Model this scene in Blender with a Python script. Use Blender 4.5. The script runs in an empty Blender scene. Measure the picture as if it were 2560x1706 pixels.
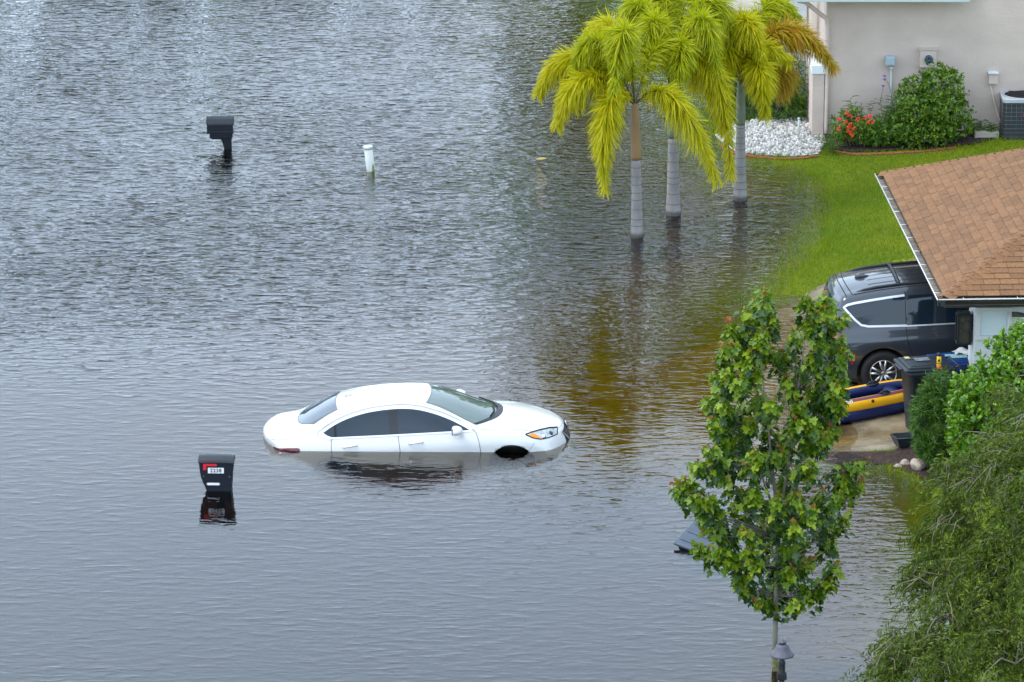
import bpy, bmesh, math, random
import numpy as np
from mathutils import Vector, Matrix, Euler
from mathutils.bvhtree import BVHTree
R = math.radians
random.seed(7)
rng = np.random.default_rng(7)
scene = bpy.context.scene
COL = scene.collection

# ------------------------------------------------------------------ camera geometry
H = 23.0; TH = R(16.0); F = 12277.0; CX, CY = 1280.0, 853.0
def ray(px, py):
    a = (px-CX)/F; b = -(py-CY)/F
    return Vector((a, math.cos(TH)+b*math.sin(TH), -math.sin(TH)+b*math.cos(TH)))
def at(px, py, z=0.0):
    """ground point (height z) seen at that spot of the photograph"""
    d = ray(px, py); t = (z-H)/d.z
    return Vector((d.x*t, d.y*t, z))
def aty(px, py, Y):
    d = ray(px, py); t = Y/d.y
    return Vector((d.x*t, Y, H+d.z*t))

# ------------------------------------------------------------------ object helpers
def tag(o, label=None, cat=None, group=None, kind=None):
    if label: o['label'] = label
    if cat: o['category'] = cat
    if group: o['group'] = group
    if kind: o['kind'] = kind
    return o
def empty(name, loc=(0,0,0), rot=(0,0,0), label=None, cat=None, group=None):
    o = bpy.data.objects.new(name, None); COL.objects.link(o)
    o.empty_display_size = .1
    o.location = loc; o.rotation_euler = rot
    return tag(o, label, cat, group)
def link(name, me, parent=None, loc=None, rot=None):
    o = bpy.data.objects.new(name, me); COL.objects.link(o)
    if parent: o.parent = parent
    if loc is not None: o.location = loc
    if rot is not None: o.rotation_euler = rot
    return o
def copy_tree(o, parent=None):
    c = o.copy(); COL.objects.link(c)
    if parent: c.parent = parent
    for ch in o.children: copy_tree(ch, c)
    return c

class MB:
    """collects shapes, then links them as ONE mesh object"""
    def __init__(s): s.v=[]; s.f=[]; s.m=[]; s.mats=[]; s.cur=0; s.sm=[]; s.smooth=False
    def use(s, mat, smooth=None):
        if mat not in s.mats: s.mats.append(mat)
        s.cur = s.mats.index(mat)
        if smooth is not None: s.smooth = smooth
        return s
    def add(s, vs, fs, M=None, smooth=None):
        n = len(s.v); sm = s.smooth if smooth is None else smooth
        for v in vs:
            v = Vector(v)
            s.v.append(tuple(M @ v) if M is not None else tuple(v))
        for f in fs: s.f.append(tuple(i+n for i in f)); s.m.append(s.cur); s.sm.append(sm)
        return s
    def box(s, c, d, rot=(0,0,0), M=None, bev=0.0):
        x,y,z = d[0]/2,d[1]/2,d[2]/2
        T = Matrix.Translation(c) @ Euler(rot).to_matrix().to_4x4()
        if M is not None: T = M @ T
        if bev <= 0:
            vs=[(-x,-y,-z),(x,-y,-z),(x,y,-z),(-x,y,-z),(-x,-y,z),(x,-y,z),(x,y,z),(-x,y,z)]
            fs=[(0,3,2,1),(4,5,6,7),(0,1,5,4),(1,2,6,5),(2,3,7,6),(3,0,4,7)]
            return s.add(vs,fs,T,False)
        bm = bmesh.new(); bmesh.ops.create_cube(bm, size=1)
        for v in bm.verts: v.co = Vector((v.co.x*d[0], v.co.y*d[1], v.co.z*d[2]))
        bmesh.ops.bevel(bm, geom=bm.edges[:], offset=min(bev, .45*min(d)), segments=2, affect='EDGES', profile=.6)
        s.bm(bm, T, False); return s
    def bm(s, b, T=None, smooth=None):
        b.verts.index_update()
        s.add([v.co.copy() for v in b.verts], [[v.index for v in f.verts] for f in b.faces], T, smooth); b.free(); return s
    def tube(s, pts, rad, n=8, cap=True, M=None):
        pts=[Vector(p) for p in pts]
        if not hasattr(rad,'__len__'): rad=[rad]*len(pts)
        vs=[];fs=[]; ref=None
        for i,p in enumerate(pts):
            t=(pts[min(i+1,len(pts)-1)]-pts[max(i-1,0)]).normalized()
            if ref is None:
                ref = Vector((0,0,1)) if abs(t.z)<.9 else Vector((1,0,0))
            a=(ref-t*ref.dot(t)).normalized(); b=t.cross(a); ref=a
            for k in range(n):
                an=2*math.pi*k/n
                vs.append(p+(a*math.cos(an)+b*math.sin(an))*rad[i])
        for i in range(len(pts)-1):
            for k in range(n):
                fs.append((i*n+k, i*n+(k+1)%n, (i+1)*n+(k+1)%n, (i+1)*n+k))
        if cap:
            fs.append(tuple(range(n-1,-1,-1))); fs.append(tuple((len(pts)-1)*n+k for k in range(n)))
        return s.add(vs,fs,M,True)
    def lathe(s, prof, n=24, M=None, smooth=True):
        vs=[];fs=[]
        for r,z in prof:
            for k in range(n):
                an=2*math.pi*k/n; vs.append((r*math.cos(an), r*math.sin(an), z))
        for i in range(len(prof)-1):
            for k in range(n):
                fs.append((i*n+k, i*n+(k+1)%n, (i+1)*n+(k+1)%n, (i+1)*n+k))
        fs.append(tuple(range(n-1,-1,-1))); fs.append(tuple((len(prof)-1)*n+k for k in range(n)))
        return s.add(vs,fs,M,smooth)
    def prism(s, pts, d, M=None):
        """outline in XZ, thickness d along Y (centred)"""
        n=len(pts)
        vs=[(p[0],-d/2,p[1]) for p in pts]+[(p[0],d/2,p[1]) for p in pts]
        fs=[tuple(range(n)), tuple(range(2*n-1,n-1,-1))]+[(i,i+n,(i+1)%n+n,(i+1)%n) for i in range(n)]
        return s.add(vs,fs,M,False)
    def grid(s, rows, smooth=True, M=None):
        nv=len(rows[0]); vs=[p for r in rows for p in r]
        fs=[(i*nv+j,i*nv+j+1,(i+1)*nv+j+1,(i+1)*nv+j) for i in range(len(rows)-1) for j in range(nv-1)]
        return s.add(vs,fs,M,smooth)
    def build(s, name, mat=None, parent=None, loc=None, rot=None):
        me = bpy.data.meshes.new(name); me.from_pydata(s.v,[],s.f)
        mats = s.mats if s.mats else [mat]
        for m in mats: me.materials.append(m)
        if s.mats: me.polygons.foreach_set('material_index', s.m)
        me.polygons.foreach_set('use_smooth', s.sm)
        me.update()
        return link(name, me, parent, loc, rot)

def np_mesh(name, blocks, mats, parent=None, smooth=False):
    """blocks: list of (verts Nx3, faces Mxk, material index)"""
    V=[];L=[];LT=[];MI=[];off=0
    for v,f,mi in blocks:
        V.append(v); L.append((f+off).ravel()); LT.append(np.full(len(f), f.shape[1])); off+=len(v)
        MI.append(np.full(len(f), mi))
    V=np.concatenate(V); L=np.concatenate(L); LT=np.concatenate(LT); MI=np.concatenate(MI)
    me=bpy.data.meshes.new(name)
    me.vertices.add(len(V)); me.vertices.foreach_set('co', V.astype(np.float32).ravel())
    me.loops.add(len(L)); me.loops.foreach_set('vertex_index', L.astype(np.int32))
    me.polygons.add(len(LT))
    me.polygons.foreach_set('loop_start', (np.cumsum(LT)-LT).astype(np.int32))
    me.polygons.foreach_set('loop_total', LT.astype(np.int32))
    for m in mats: me.materials.append(m)
    me.polygons.foreach_set('material_index', MI.astype(np.int32))
    me.polygons.foreach_set('use_smooth', np.full(len(LT), smooth))
    me.update(calc_edges=True); me.validate()
    return link(name, me, parent)
def unit(a): return a/np.maximum(np.linalg.norm(a,axis=1,keepdims=True),1e-9)
def leaves(base, d, side, L, W, tmpl, faces, droop=0.0):
    """one leaf per row: tmpl rows are (along, across, up)"""
    d=unit(d); up=unit(np.cross(d,side)); side=unit(np.cross(up,d))
    N=len(base); k=len(tmpl)
    L=np.broadcast_to(np.asarray(L,float),(N,)); W=np.broadcast_to(np.asarray(W,float),(N,))
    dr=np.broadcast_to(np.asarray(droop,float),(N,))
    t=np.asarray(tmpl,float)
    P=(base[:,None,:]+d[:,None,:]*(t[None,:,0,None]*L[:,None,None])+side[:,None,:]*(t[None,:,1,None]*W[:,None,None])
       +up[:,None,:]*(t[None,:,2,None]*L[:,None,None]))
    P[:,:,2]-= (dr*L)[:,None]*(t[None,:,0]**2)
    fa=np.asarray(faces); Fc=(fa[None]+ (np.arange(N)*k)[:,None,None]).reshape(-1,fa.shape[1])
    return P.reshape(-1,3), Fc
T_BLADE=([(0,-.5,0),(0,.5,0),(.55,.42,0),(.55,-.42,0),(1,.06,0),(1,-.06,0)], [(0,1,2,3),(3,2,4,5)])
T_NEEDLE=([(0,0,0),(.45,.5,.02),(1,0,0),(.45,-.5,.02)], [(0,1,2,3)])
T_OVAL=([(0,0,0),(.25,.32,.03),(.6,.5,.05),(.9,.3,.02),(1,0,0),(.9,-.3,.02),(.6,-.5,.05),(.25,-.32,.03),(.5,0,-.02)],
        [(0,1,8),(1,2,8),(2,3,8),(3,4,8),(4,5,8),(5,6,8),(6,7,8),(7,0,8)])
T_LANCE=([(0,0,0),(.3,.4,.04),(.65,.42,.02),(1,0,-.04),(.65,-.42,.02),(.3,-.4,.04),(.5,0,-.03)],
        [(0,1,6),(1,2,6),(2,3,6),(3,4,6),(4,5,6),(5,0,6)])
_mp=[(0,0),(.04,.18),(-.06,.46),(.22,.36),(.30,.56),(.50,.52),(.48,.38),(.62,.22),(.78,.26),(1.0,0)]
_mp=[(a,s) for a,s in _mp]+[(a,-s) for a,s in _mp[-2:0:-1]]
T_MAPLE=([(a,s,-.10*abs(s)) for a,s in _mp]+[(.3,0,.03)], [(i,(i+1)%len(_mp),len(_mp)) for i in range(len(_mp))])

# ------------------------------------------------------------------ materials
def nt(m): return m.node_tree.nodes, m.node_tree.links
def newmat(name):
    m=bpy.data.materials.new(name); m.use_nodes=True
    return m
def M(name, col, rough=.6, metal=0.0, spec=.5, var=.08, vs=4.0, bump=0.0, bs=40.0, island=0.0, coat=0.0, aniso=(1,1,1)):
    m=newmat(name); N,L=nt(m); b=N['Principled BSDF']
    b.inputs['Roughness'].default_value=rough; b.inputs['Metallic'].default_value=metal
    b.inputs['Specular IOR Level'].default_value=spec
    b.inputs['Coat Weight'].default_value=coat; b.inputs['Coat Roughness'].default_value=.04
    tc=N.new('ShaderNodeTexCoord'); mp=N.new('ShaderNodeMapping'); mp.inputs['Scale'].default_value=aniso
    L.new(tc.outputs['Object'], mp.inputs['Vector'])
    nz=N.new('ShaderNodeTexNoise'); nz.inputs['Scale'].default_value=vs; nz.inputs['Detail'].default_value=5
    L.new(mp.outputs['Vector'], nz.inputs['Vector'])
    mr=N.new('ShaderNodeMapRange'); mr.inputs['From Min'].default_value=.3; mr.inputs['From Max'].default_value=.7
    mr.inputs['To Min'].default_value=1-var; mr.inputs['To Max'].default_value=1+var
    L.new(nz.outputs['Fac'], mr.inputs['Value'])
    val=mr.outputs['Result']
    if island>0:
        g=N.new('ShaderNodeNewGeometry'); m2=N.new('ShaderNodeMapRange')
        m2.inputs['To Min'].default_value=1-island; m2.inputs['To Max'].default_value=1+island
        L.new(g.outputs['Random Per Island'], m2.inputs['Value'])
        mu=N.new('ShaderNodeMath'); mu.operation='MULTIPLY'; L.new(val,mu.inputs[0]); L.new(m2.outputs['Result'],mu.inputs[1]); val=mu.outputs[0]
    vm=N.new('ShaderNodeVectorMath'); vm.operation='SCALE'; vm.inputs[0].default_value=col[:3]
    L.new(val, vm.inputs['Scale']); L.new(vm.outputs['Vector'], b.inputs['Base Color'])
    if bump>0:
        n2=N.new('ShaderNodeTexNoise'); n2.inputs['Scale'].default_value=bs; n2.inputs['Detail'].default_value=4
        L.new(mp.outputs['Vector'], n2.inputs['Vector'])
        bp=N.new('ShaderNodeBump'); bp.inputs['Strength'].default_value=1; bp.inputs['Distance'].default_value=bump
        L.new(n2.outputs['Fac'], bp.inputs['Height']); L.new(bp.outputs['Normal'], b.inputs['Normal'])
    return m
def leafmat(name, stops, rough=.45, spec=.35, transl=.3, tcol=(.25,.4,.02)):
    """stops: colours spread over the leaves at random"""
    m=newmat(name); N,L=nt(m); b=N['Principled BSDF']; out=N['Material Output']
    b.inputs['Roughness'].default_value=rough; b.inputs['Specular IOR Level'].default_value=spec
    g=N.new('ShaderNodeNewGeometry'); cr=N.new('ShaderNodeValToRGB')
    e=cr.color_ramp.elements
    n=len(stops)
    e[0].position=0; e[0].color=(*stops[0],1); e[1].position=1; e[1].color=(*stops[-1],1)
    for i in range(1,n-1):
        x=e.new(i/(n-1)); x.color=(*stops[i],1)
    L.new(g.outputs['Random Per Island'], cr.inputs['Fac'])
    L.new(cr.outputs['Color'], b.inputs['Base Color'])
    tr=N.new('ShaderNodeBsdfTranslucent'); mx=N.new('ShaderNodeMixShader'); mx.inputs['Fac'].default_value=transl
    mc=N.new('ShaderNodeMix'); mc.data_type='RGBA'; mc.inputs['Factor'].default_value=.5
    L.new(cr.outputs['Color'], mc.inputs['A']); mc.inputs['B'].default_value=(*tcol,1)
    L.new(mc.outputs['Result'], tr.inputs['Color'])
    L.new(b.outputs[0], mx.inputs[1]); L.new(tr.outputs[0], mx.inputs[2]); L.new(mx.outputs[0], out.inputs['Surface'])
    return m

m_white_paint = M('car_white_paint', (.60,.595,.585), rough=.25, var=.01, coat=.8)
m_grey_paint = M('van_grey_paint', (.04,.047,.06), rough=.3, metal=.35, var=.03, coat=1.0)
m_glass = M('dark_tinted_glass', (.010,.021,.034), rough=.04, spec=.55, var=.1)
m_screen = M('windscreen_glass', (.10,.135,.125), rough=.03, spec=.9, var=.1)
m_rearglass = M('rear_glass', (.05,.07,.09), rough=.05, spec=.8, var=.1)
m_black = M('black_plastic', (.012,.013,.015), rough=.45, var=.2)
m_gap = M('panel_gap', (.05,.05,.055), rough=.8)
m_pillar = M('pillar_gloss', (.012,.014,.017), rough=.12)
m_edge = M('glass_edge', (.10,.105,.11), rough=.4)
m_seam = M('pale_seam', (.30,.31,.32), rough=.7)
m_gapd = M('dark_panel_gap', (.006,.006,.007), rough=.8)
m_chrome = M('chrome', (.75,.76,.78), rough=.18, metal=1.0, var=.05)
m_satin = M('satin_chrome', (.78,.78,.80), rough=.32, metal=.6, var=.04)
m_rubber = M('tyre_rubber', (.012,.012,.012), rough=.8, var=.25, vs=20)
m_alloy = M('alloy_rim', (.55,.55,.56), rough=.3, metal=.9, var=.08)
m_redlens = M('red_lens', (.45,.006,.012), rough=.15, var=.1, coat=.5)
m_darkredlens = M('dark_red_lens', (.13,.01,.02), rough=.15, var=.2, coat=.5)
m_amber = M('amber_lens', (.85,.25,.01), rough=.2, var=.1)
m_lamp = M('headlight_lens', (.36,.38,.38), rough=.12, metal=.3, var=.5, vs=14, coat=1)
m_mailbox = M('mailbox_black', (.006,.009,.016), rough=.5, spec=.3, var=.15, vs=9)
m_mailroof = M('mailbox_roof_black', (.012,.016,.024), rough=.5, spec=.5, var=.15, vs=9)
m_flag = M('flag_red', (.62,.008,.02), rough=.5, var=.08)
m_plate = M('plate_white', (.78,.78,.78), rough=.5, var=.03)
m_ink = M('ink_black', (.01,.01,.01), rough=.6)
m_pvc = M('white_pvc', (.50,.54,.51), rough=.45, var=.08, vs=7)
m_stucco = M('beige_stucco', (.57,.465,.40), rough=.9, var=.09, vs=1.3, bump=.006, bs=11, aniso=(1,1,1.6))
m_stucco2 = M('white_stucco', (.62,.62,.60), rough=.9, var=.05, vs=2, bump=.006, bs=14)
m_trim = M('white_trim', (.70,.74,.76), rough=.55, var=.05)
m_fascia = M('pale_fascia', (.50,.56,.55), rough=.5, var=.04)
m_shutter = M('shutter_panel', (.58,.65,.67), rough=.5, var=.03)
m_brown = M('bronze_gutter', (.045,.04,.038), rough=.35, metal=.3, var=.15)
m_gutin = M('gutter_inside', (.34,.32,.29), rough=.6, var=.35, vs=8)
m_gutfill = M('gutter_fill', (.19,.165,.135), rough=.9, var=.5, vs=7)  # raised floor added so the gutter inside does not go dark
m_gutlip = M('gutter_lip', (.62,.60,.58), rough=.35, metal=.3, var=.15)
m_shingle = M('brown_shingle', (.195,.092,.036), rough=.85, var=.22, vs=26, bump=.004, bs=160, island=.17)
m_ridge = M('ridge_shingle', (.20,.092,.036), rough=.85, var=.18, vs=26, bump=.004, bs=160, island=.12)
m_felt = M('roof_felt', (.05,.03,.02), rough=.9)
m_garshade = M('garage_shade', (.05,.05,.05), rough=.9)  # interior darkness put into the colour of garage lining, floor and soffit
m_concrete = M('concrete', (.38,.34,.28), rough=.85, var=.2, vs=1.6, bump=.003, bs=60)
m_binblack = M('bin_black', (.014,.019,.026), rough=.45, var=.15, vs=6)
m_binblue = M('bin_blue', (.006,.04,.19), rough=.4, var=.12, vs=6)
m_paper = M('paper', (.62,.66,.68), rough=.7, var=.06)
m_yellow = M('raft_yellow', (.80,.40,.006), rough=.3, spec=.5, var=.05)
m_navy = M('raft_navy', (.006,.014,.075), rough=.35, spec=.5, var=.15)
m_maroon = M('raft_maroon', (.13,.02,.05), rough=.4)
m_can_y = M('can_yellow', (.75,.5,.01), rough=.3)
m_can_r = M('can_red', (.6,.08,.02), rough=.3)
m_ac = M('condenser_dark', (.035,.042,.045), rough=.6, var=.15, vs=6)
m_aclight = M('condenser_grey', (.42,.45,.47), rough=.45, var=.05)
m_wire = M('wire_grey', (.13,.145,.16), rough=.4, metal=.3)
m_terra = M('terracotta', (.36,.07,.04), rough=.8, var=.12)
m_brick = M('brick_edging', (.23,.065,.035), rough=.9, var=.25, vs=9, bump=.004, bs=50)
m_mulch = M('mulch', (.035,.018,.012), rough=1, var=.6, vs=14, bump=.03, bs=28)
m_gravel = M('white_stone', (.46,.45,.43), rough=.8, var=.2, vs=30, island=.5)
m_rock = M('pale_rock', (.36,.29,.24), rough=.9, var=.28, vs=9, bump=.02, bs=12)
m_bark = M('grey_bark', (.17,.15,.12), rough=.9, var=.3, vs=14, bump=.006, bs=40)
m_twig = M('pale_twig', (.20,.165,.13), rough=.9, var=.25, vs=9)
m_greentwig = M('green_twig', (.10,.12,.03), rough=.8, var=.2)
m_lampmetal = M('lamp_metal', (.10,.10,.125), rough=.5, metal=.2, var=.1)
m_bulb = M('candle_white', (.6,.6,.55), rough=.4)
m_flower = M('flower_red', (.75,.045,.012), rough=.6, island=.3)
m_purple = M('flower_purple', (.16,.06,.42), rough=.6, island=.2)
m_floatleaf = M('dry_leaf', (.34,.28,.10), rough=.7, var=.2)
m_greybin = M('grey_blue_plastic', (.07,.09,.12), rough=.5, spec=.35, var=.12, vs=5)

lf_maple = leafmat('maple_leaf', [(.055,.12,.006),(.10,.18,.006),(.165,.25,.008),(.26,.34,.01)], rough=.42, spec=.4, transl=.26, tcol=(.22,.42,.01))
lf_maple_d = leafmat('maple_leaf_old_shaded', [(.015,.05,.008),(.026,.07,.008),(.045,.10,.008)], rough=.4, spec=.4, transl=.18, tcol=(.06,.2,.01))  # old leaf colour that also paints the shade inside the crown
lf_maple_y = leafmat('maple_leaf_young', [(.16,.26,.012),(.22,.28,.015),(.30,.24,.02)], transl=.32, tcol=(.5,.45,.01))
lf_maple_r = leafmat('maple_leaf_bud', [(.30,.055,.025),(.30,.10,.03),(.28,.17,.02)], transl=.3, tcol=(.5,.15,.03))
lf_palm_g = leafmat('palm_leaflet_green', [(.24,.30,.004),(.42,.45,.004),(.60,.58,.004)], transl=.4, tcol=(.42,.5,.004))
lf_palm_y = leafmat('palm_leaflet_yellow', [(.38,.42,.004),(.56,.54,.004),(.70,.60,.006)], transl=.4, tcol=(.6,.5,.006))
lf_palm_o = leafmat('palm_leaflet_bronze', [(.27,.24,.006),(.46,.33,.008),(.48,.19,.012),(.52,.44,.01)], transl=.3, tcol=(.55,.35,.01))
m_rachis = M('palm_rachis', (.10,.09,.03), rough=.6, var=.3)
lf_pod = leafmat('podocarpus_leaf', [(.020,.058,.008),(.035,.085,.008),(.065,.14,.01),(.11,.20,.012)], transl=.15, tcol=(.08,.25,.01))
lf_pod_l = leafmat('podocarpus_leaf_light', [(.03,.09,.012),(.05,.14,.014),(.10,.22,.014)], transl=.2, tcol=(.15,.35,.01))
lf_clusia = leafmat('glossy_leaf', [(.035,.10,.008),(.07,.18,.008),(.13,.27,.01),(.22,.38,.02)], rough=.25, spec=.6, transl=.25, tcol=(.35,.6,.01))
lf_bottle = leafmat('weeping_leaf', [(.018,.04,.004),(.042,.08,.005),(.085,.135,.006),(.19,.235,.01)], transl=.2, tcol=(.2,.28,.01))
lf_hib = leafmat('shrub_leaf', [(.025,.075,.008),(.055,.13,.008),(.11,.21,.008),(.20,.31,.01)], rough=.35, spec=.5, transl=.22, tcol=(.25,.45,.01))
lf_weed = leafmat('weed_leaf', [(.03,.10,.015),(.06,.16,.015),(.09,.2,.02)], transl=.2)
lf_grass = leafmat('grass_blade', [(.10,.17,.004),(.14,.225,.004),(.195,.27,.005),(.28,.30,.012)], rough=.6, spec=.2, transl=.3, tcol=(.3,.45,.005))
N,L=nt(lf_grass); rn=[n for n in N if n.type=='VALTORGB'][0]; pb=N['Principled BSDF']
tc=N.new('ShaderNodeTexCoord'); nz=N.new('ShaderNodeTexNoise'); nz.inputs['Scale'].default_value=.9; nz.inputs['Detail'].default_value=5; L.new(tc.outputs['Object'],nz.inputs['Vector'])
c2=N.new('ShaderNodeValToRGB'); c2.color_ramp.elements[0].position=.36; c2.color_ramp.elements[0].color=(.62,.80,.8,1); c2.color_ramp.elements[1].position=.66; c2.color_ramp.elements[1].color=(1.5,1.16,1,1); L.new(nz.outputs['Fac'],c2.inputs['Fac'])
mg=N.new('ShaderNodeMix'); mg.data_type='RGBA'; mg.blend_type='MULTIPLY'; mg.inputs['Factor'].default_value=1; L.new(rn.outputs['Color'],mg.inputs['A']); L.new(c2.outputs['Color'],mg.inputs['B']); L.new(mg.outputs['Result'],pb.inputs['Base Color'])
lf_yellow = leafmat('yellow_weed', [(.4,.42,.01),(.3,.36,.01)], transl=.3, tcol=(.5,.5,.01))
EXPO=0.5
W1,W2,W3=.0175,.0068,.0016
# ------------------------------------------------------------------ camera, sky, sun
cam = bpy.data.objects.new('camera', bpy.data.cameras.new('camera')); COL.objects.link(cam)
cam.location=(0,0,H); cam.rotation_euler=(R(90)-TH,0,0)
cam.data.sensor_width=36; cam.data.lens=F/2560*36; cam.data.clip_start=1; cam.data.clip_end=20000
scene.camera=cam
SUN_EL, SUN_AZ = R(60), R(262)     # azimuth clockwise from +Y
w=bpy.data.worlds.new('World'); scene.world=w; w.use_nodes=True
N,L=w.node_tree.nodes,w.node_tree.links
bg=N['Background']; bg.inputs['Strength'].default_value=.12
sky=N.new('ShaderNodeTexSky'); sky.sky_type='NISHITA'; sky.sun_disc=False
sky.sun_elevation=SUN_EL; sky.sun_rotation=SUN_AZ; sky.air_density=1.0; sky.dust_density=3.0; sky.ozone_density=1.0
hs=N.new('ShaderNodeHueSaturation'); hs.inputs['Saturation'].default_value=.42
L.new(sky.outputs[0],hs.inputs['Color'])
# overcast: grey and bright cloud over most of the sky colour
tc=N.new('ShaderNodeTexCoord'); mp=N.new('ShaderNodeMapping'); mp.inputs['Scale'].default_value=(1,1,2.6)
nz=N.new('ShaderNodeTexNoise'); nz.inputs['Scale'].default_value=1.5; nz.inputs['Detail'].default_value=6
L.new(tc.outputs['Generated'],mp.inputs['Vector']); L.new(mp.outputs[0],nz.inputs['Vector'])
cr=N.new('ShaderNodeValToRGB'); cr.color_ramp.elements[0].position=.32; cr.color_ramp.elements[0].color=(5.1,6.7,8.7,1)
cr.color_ramp.elements[1].position=.70; cr.color_ramp.elements[1].color=(8.2,10.0,12.2,1)
L.new(nz.outputs['Fac'],cr.inputs['Fac'])
mx=N.new('ShaderNodeMix'); mx.data_type='RGBA'; mx.inputs['Factor'].default_value=.92
sp=N.new('ShaderNodeSeparateXYZ'); L.new(tc.outputs['Generated'],sp.inputs[0])
gr=N.new('ShaderNodeMapRange'); gr.inputs['From Min'].default_value=.16; gr.inputs['From Max'].default_value=.55; gr.inputs['To Min'].default_value=1.62; gr.inputs['To Max'].default_value=1.25
L.new(sp.outputs['Z'],gr.inputs['Value'])          # cloud raised towards the horizon, which brightens the water's reflections
cm=N.new('ShaderNodeVectorMath'); cm.operation='SCALE'; L.new(cr.outputs['Color'],cm.inputs[0]); L.new(gr.outputs['Result'],cm.inputs['Scale'])
L.new(hs.outputs['Color'],mx.inputs['A']); L.new(cm.outputs['Vector'],mx.inputs['B'])
L.new(mx.outputs['Result'],bg.inputs['Color'])
sl=bpy.data.lights.new('sun','SUN'); sl.energy=1.5; sl.angle=R(22); sl.color=(1,.90,.74)
so=bpy.data.objects.new('sun',sl); COL.objects.link(so)
sd=Vector((math.sin(SUN_AZ)*math.cos(SUN_EL), math.cos(SUN_AZ)*math.cos(SUN_EL), math.sin(SUN_EL)))
so.rotation_euler=sd.to_track_quat('Z','Y').to_euler()
scene.view_settings.view_transform='Standard'; scene.view_settings.look='None'
scene.view_settings.exposure=EXPO; scene.view_settings.gamma=1

# ------------------------------------------------------------------ ground height
SH=[(1490,-700),(1530,-160),(1552,0),(1575,60),(1715,150),(1790,250),(1800,330),(1850,372),(1935,402),(2010,420),(2062,462),(2082,520),
    (2070,575),(2045,630),(1990,690),(1945,735),(2030,738),(2075,800),(2105,900),(2130,1000),(2150,1085),(2140,1124),(2190,1140),
    (2250,1168),(2310,1205),(2340,1260),(2352,1320),(2360,1500),(2360,1706),(2300,2300)]
shore=[at(*p).to_2d() for p in SH]
land=np.array([(p.x,p.y) for p in shore]+[(60,48),(400,48),(400,400),(3,400)])
def sdist(X,Y):
    P=np.stack([np.ravel(X),np.ravel(Y)],1); n=len(land); dmin=np.full(len(P),1e9); ins=np.zeros(len(P),bool)
    for i in range(n):
        a=land[i]; b=land[(i+1)%n]; ab=b-a
        t=np.clip(((P-a)@ab)/(ab@ab),0,1); q=a+t[:,None]*ab
        dmin=np.minimum(dmin,np.hypot(*(P-q).T))
        c=((a[1]>P[:,1])!=(b[1]>P[:,1])); 
        with np.errstate(divide='ignore',invalid='ignore'):
            xi=a[0]+(P[:,1]-a[1])*ab[0]/ab[1] if ab[1]!=0 else np.zeros(len(P))
        ins^= c&(P[:,0]<xi)
    return np.where(ins,dmin,-dmin).reshape(np.shape(X))
def gheight(X,Y):
    X=np.asarray(X,float); Y=np.asarray(Y,float); d=sdist(X,Y)
    near=1/(1+np.exp((Y-73.2)*3)); far_=1/(1+np.exp(-(Y-82.5)*1.2)); k=.055+.14*near+.035*far_
    z=np.where(d>0, .30*(1-np.exp(-np.maximum(d,0)*.4)), -.90*(1-np.exp(np.minimum(d,0)*k/.90)))
    return z+.012*np.sin(X*2.1+Y*1.3)*np.sin(Y*1.7-X*.6)
def gz(x,y): return float(gheight(np.array([x]),np.array([y]))[0])
def axis(a,b,step,far):
    mid=np.arange(a,b+step/2,step); g=[];s=step
    x=a
    while x>-far: s*=1.5; x-=s; g.append(x)
    h=[];s=step;x=b
    while x<far: s*=1.5; x+=s; h.append(x)
    return np.concatenate([np.array(g[::-1]),mid,np.array(h)])
gx=axis(-12,16,.25,6000); gy=axis(56,116,.25,6000)
GX,GY=np.meshgrid(gx,gy); GZ=gheight(GX,GY)
nx,ny=len(gx),len(gy)
V=np.stack([GX.ravel(),GY.ravel(),GZ.ravel()],1)
ii=(np.arange(ny-1)[:,None]*nx+np.arange(nx-1)[None]).ravel()
FF=np.stack([ii,ii+1,ii+nx+1,ii+nx],1)
m_lawn=newmat('lawn_soil'); N,L=nt(m_lawn); b=N['Principled BSDF']; b.inputs['Roughness'].default_value=.95; b.inputs['Specular IOR Level'].default_value=.15
tc=N.new('ShaderNodeTexCoord'); n1=N.new('ShaderNodeTexNoise'); n1.inputs['Scale'].default_value=.55; n1.inputs['Detail'].default_value=4
n2=N.new('ShaderNodeTexNoise'); n2.inputs['Scale'].default_value=9; n2.inputs['Detail'].default_value=6; n2.inputs['Roughness'].default_value=.7
L.new(tc.outputs['Object'],n1.inputs['Vector']); L.new(tc.outputs['Object'],n2.inputs['Vector'])
r1=N.new('ShaderNodeValToRGB'); e=r1.color_ramp.elements; e[0].position=.35; e[0].color=(.065,.12,.006,1); e[1].position=.68; e[1].color=(.14,.17,.008,1)
L.new(n2.outputs['Fac'],r1.inputs['Fac'])
mx=N.new('ShaderNodeMix'); mx.data_type='RGBA'; mr=N.new('ShaderNodeMapRange'); mr.inputs['From Min'].default_value=.55; mr.inputs['From Max'].default_value=.75; mr.inputs['To Max'].default_value=.5
L.new(n1.outputs['Fac'],mr.inputs['Value']); L.new(mr.outputs['Result'],mx.inputs['Factor']); L.new(r1.outputs['Color'],mx.inputs['A']); mx.inputs['B'].default_value=(.12,.10,.02,1)
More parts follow.
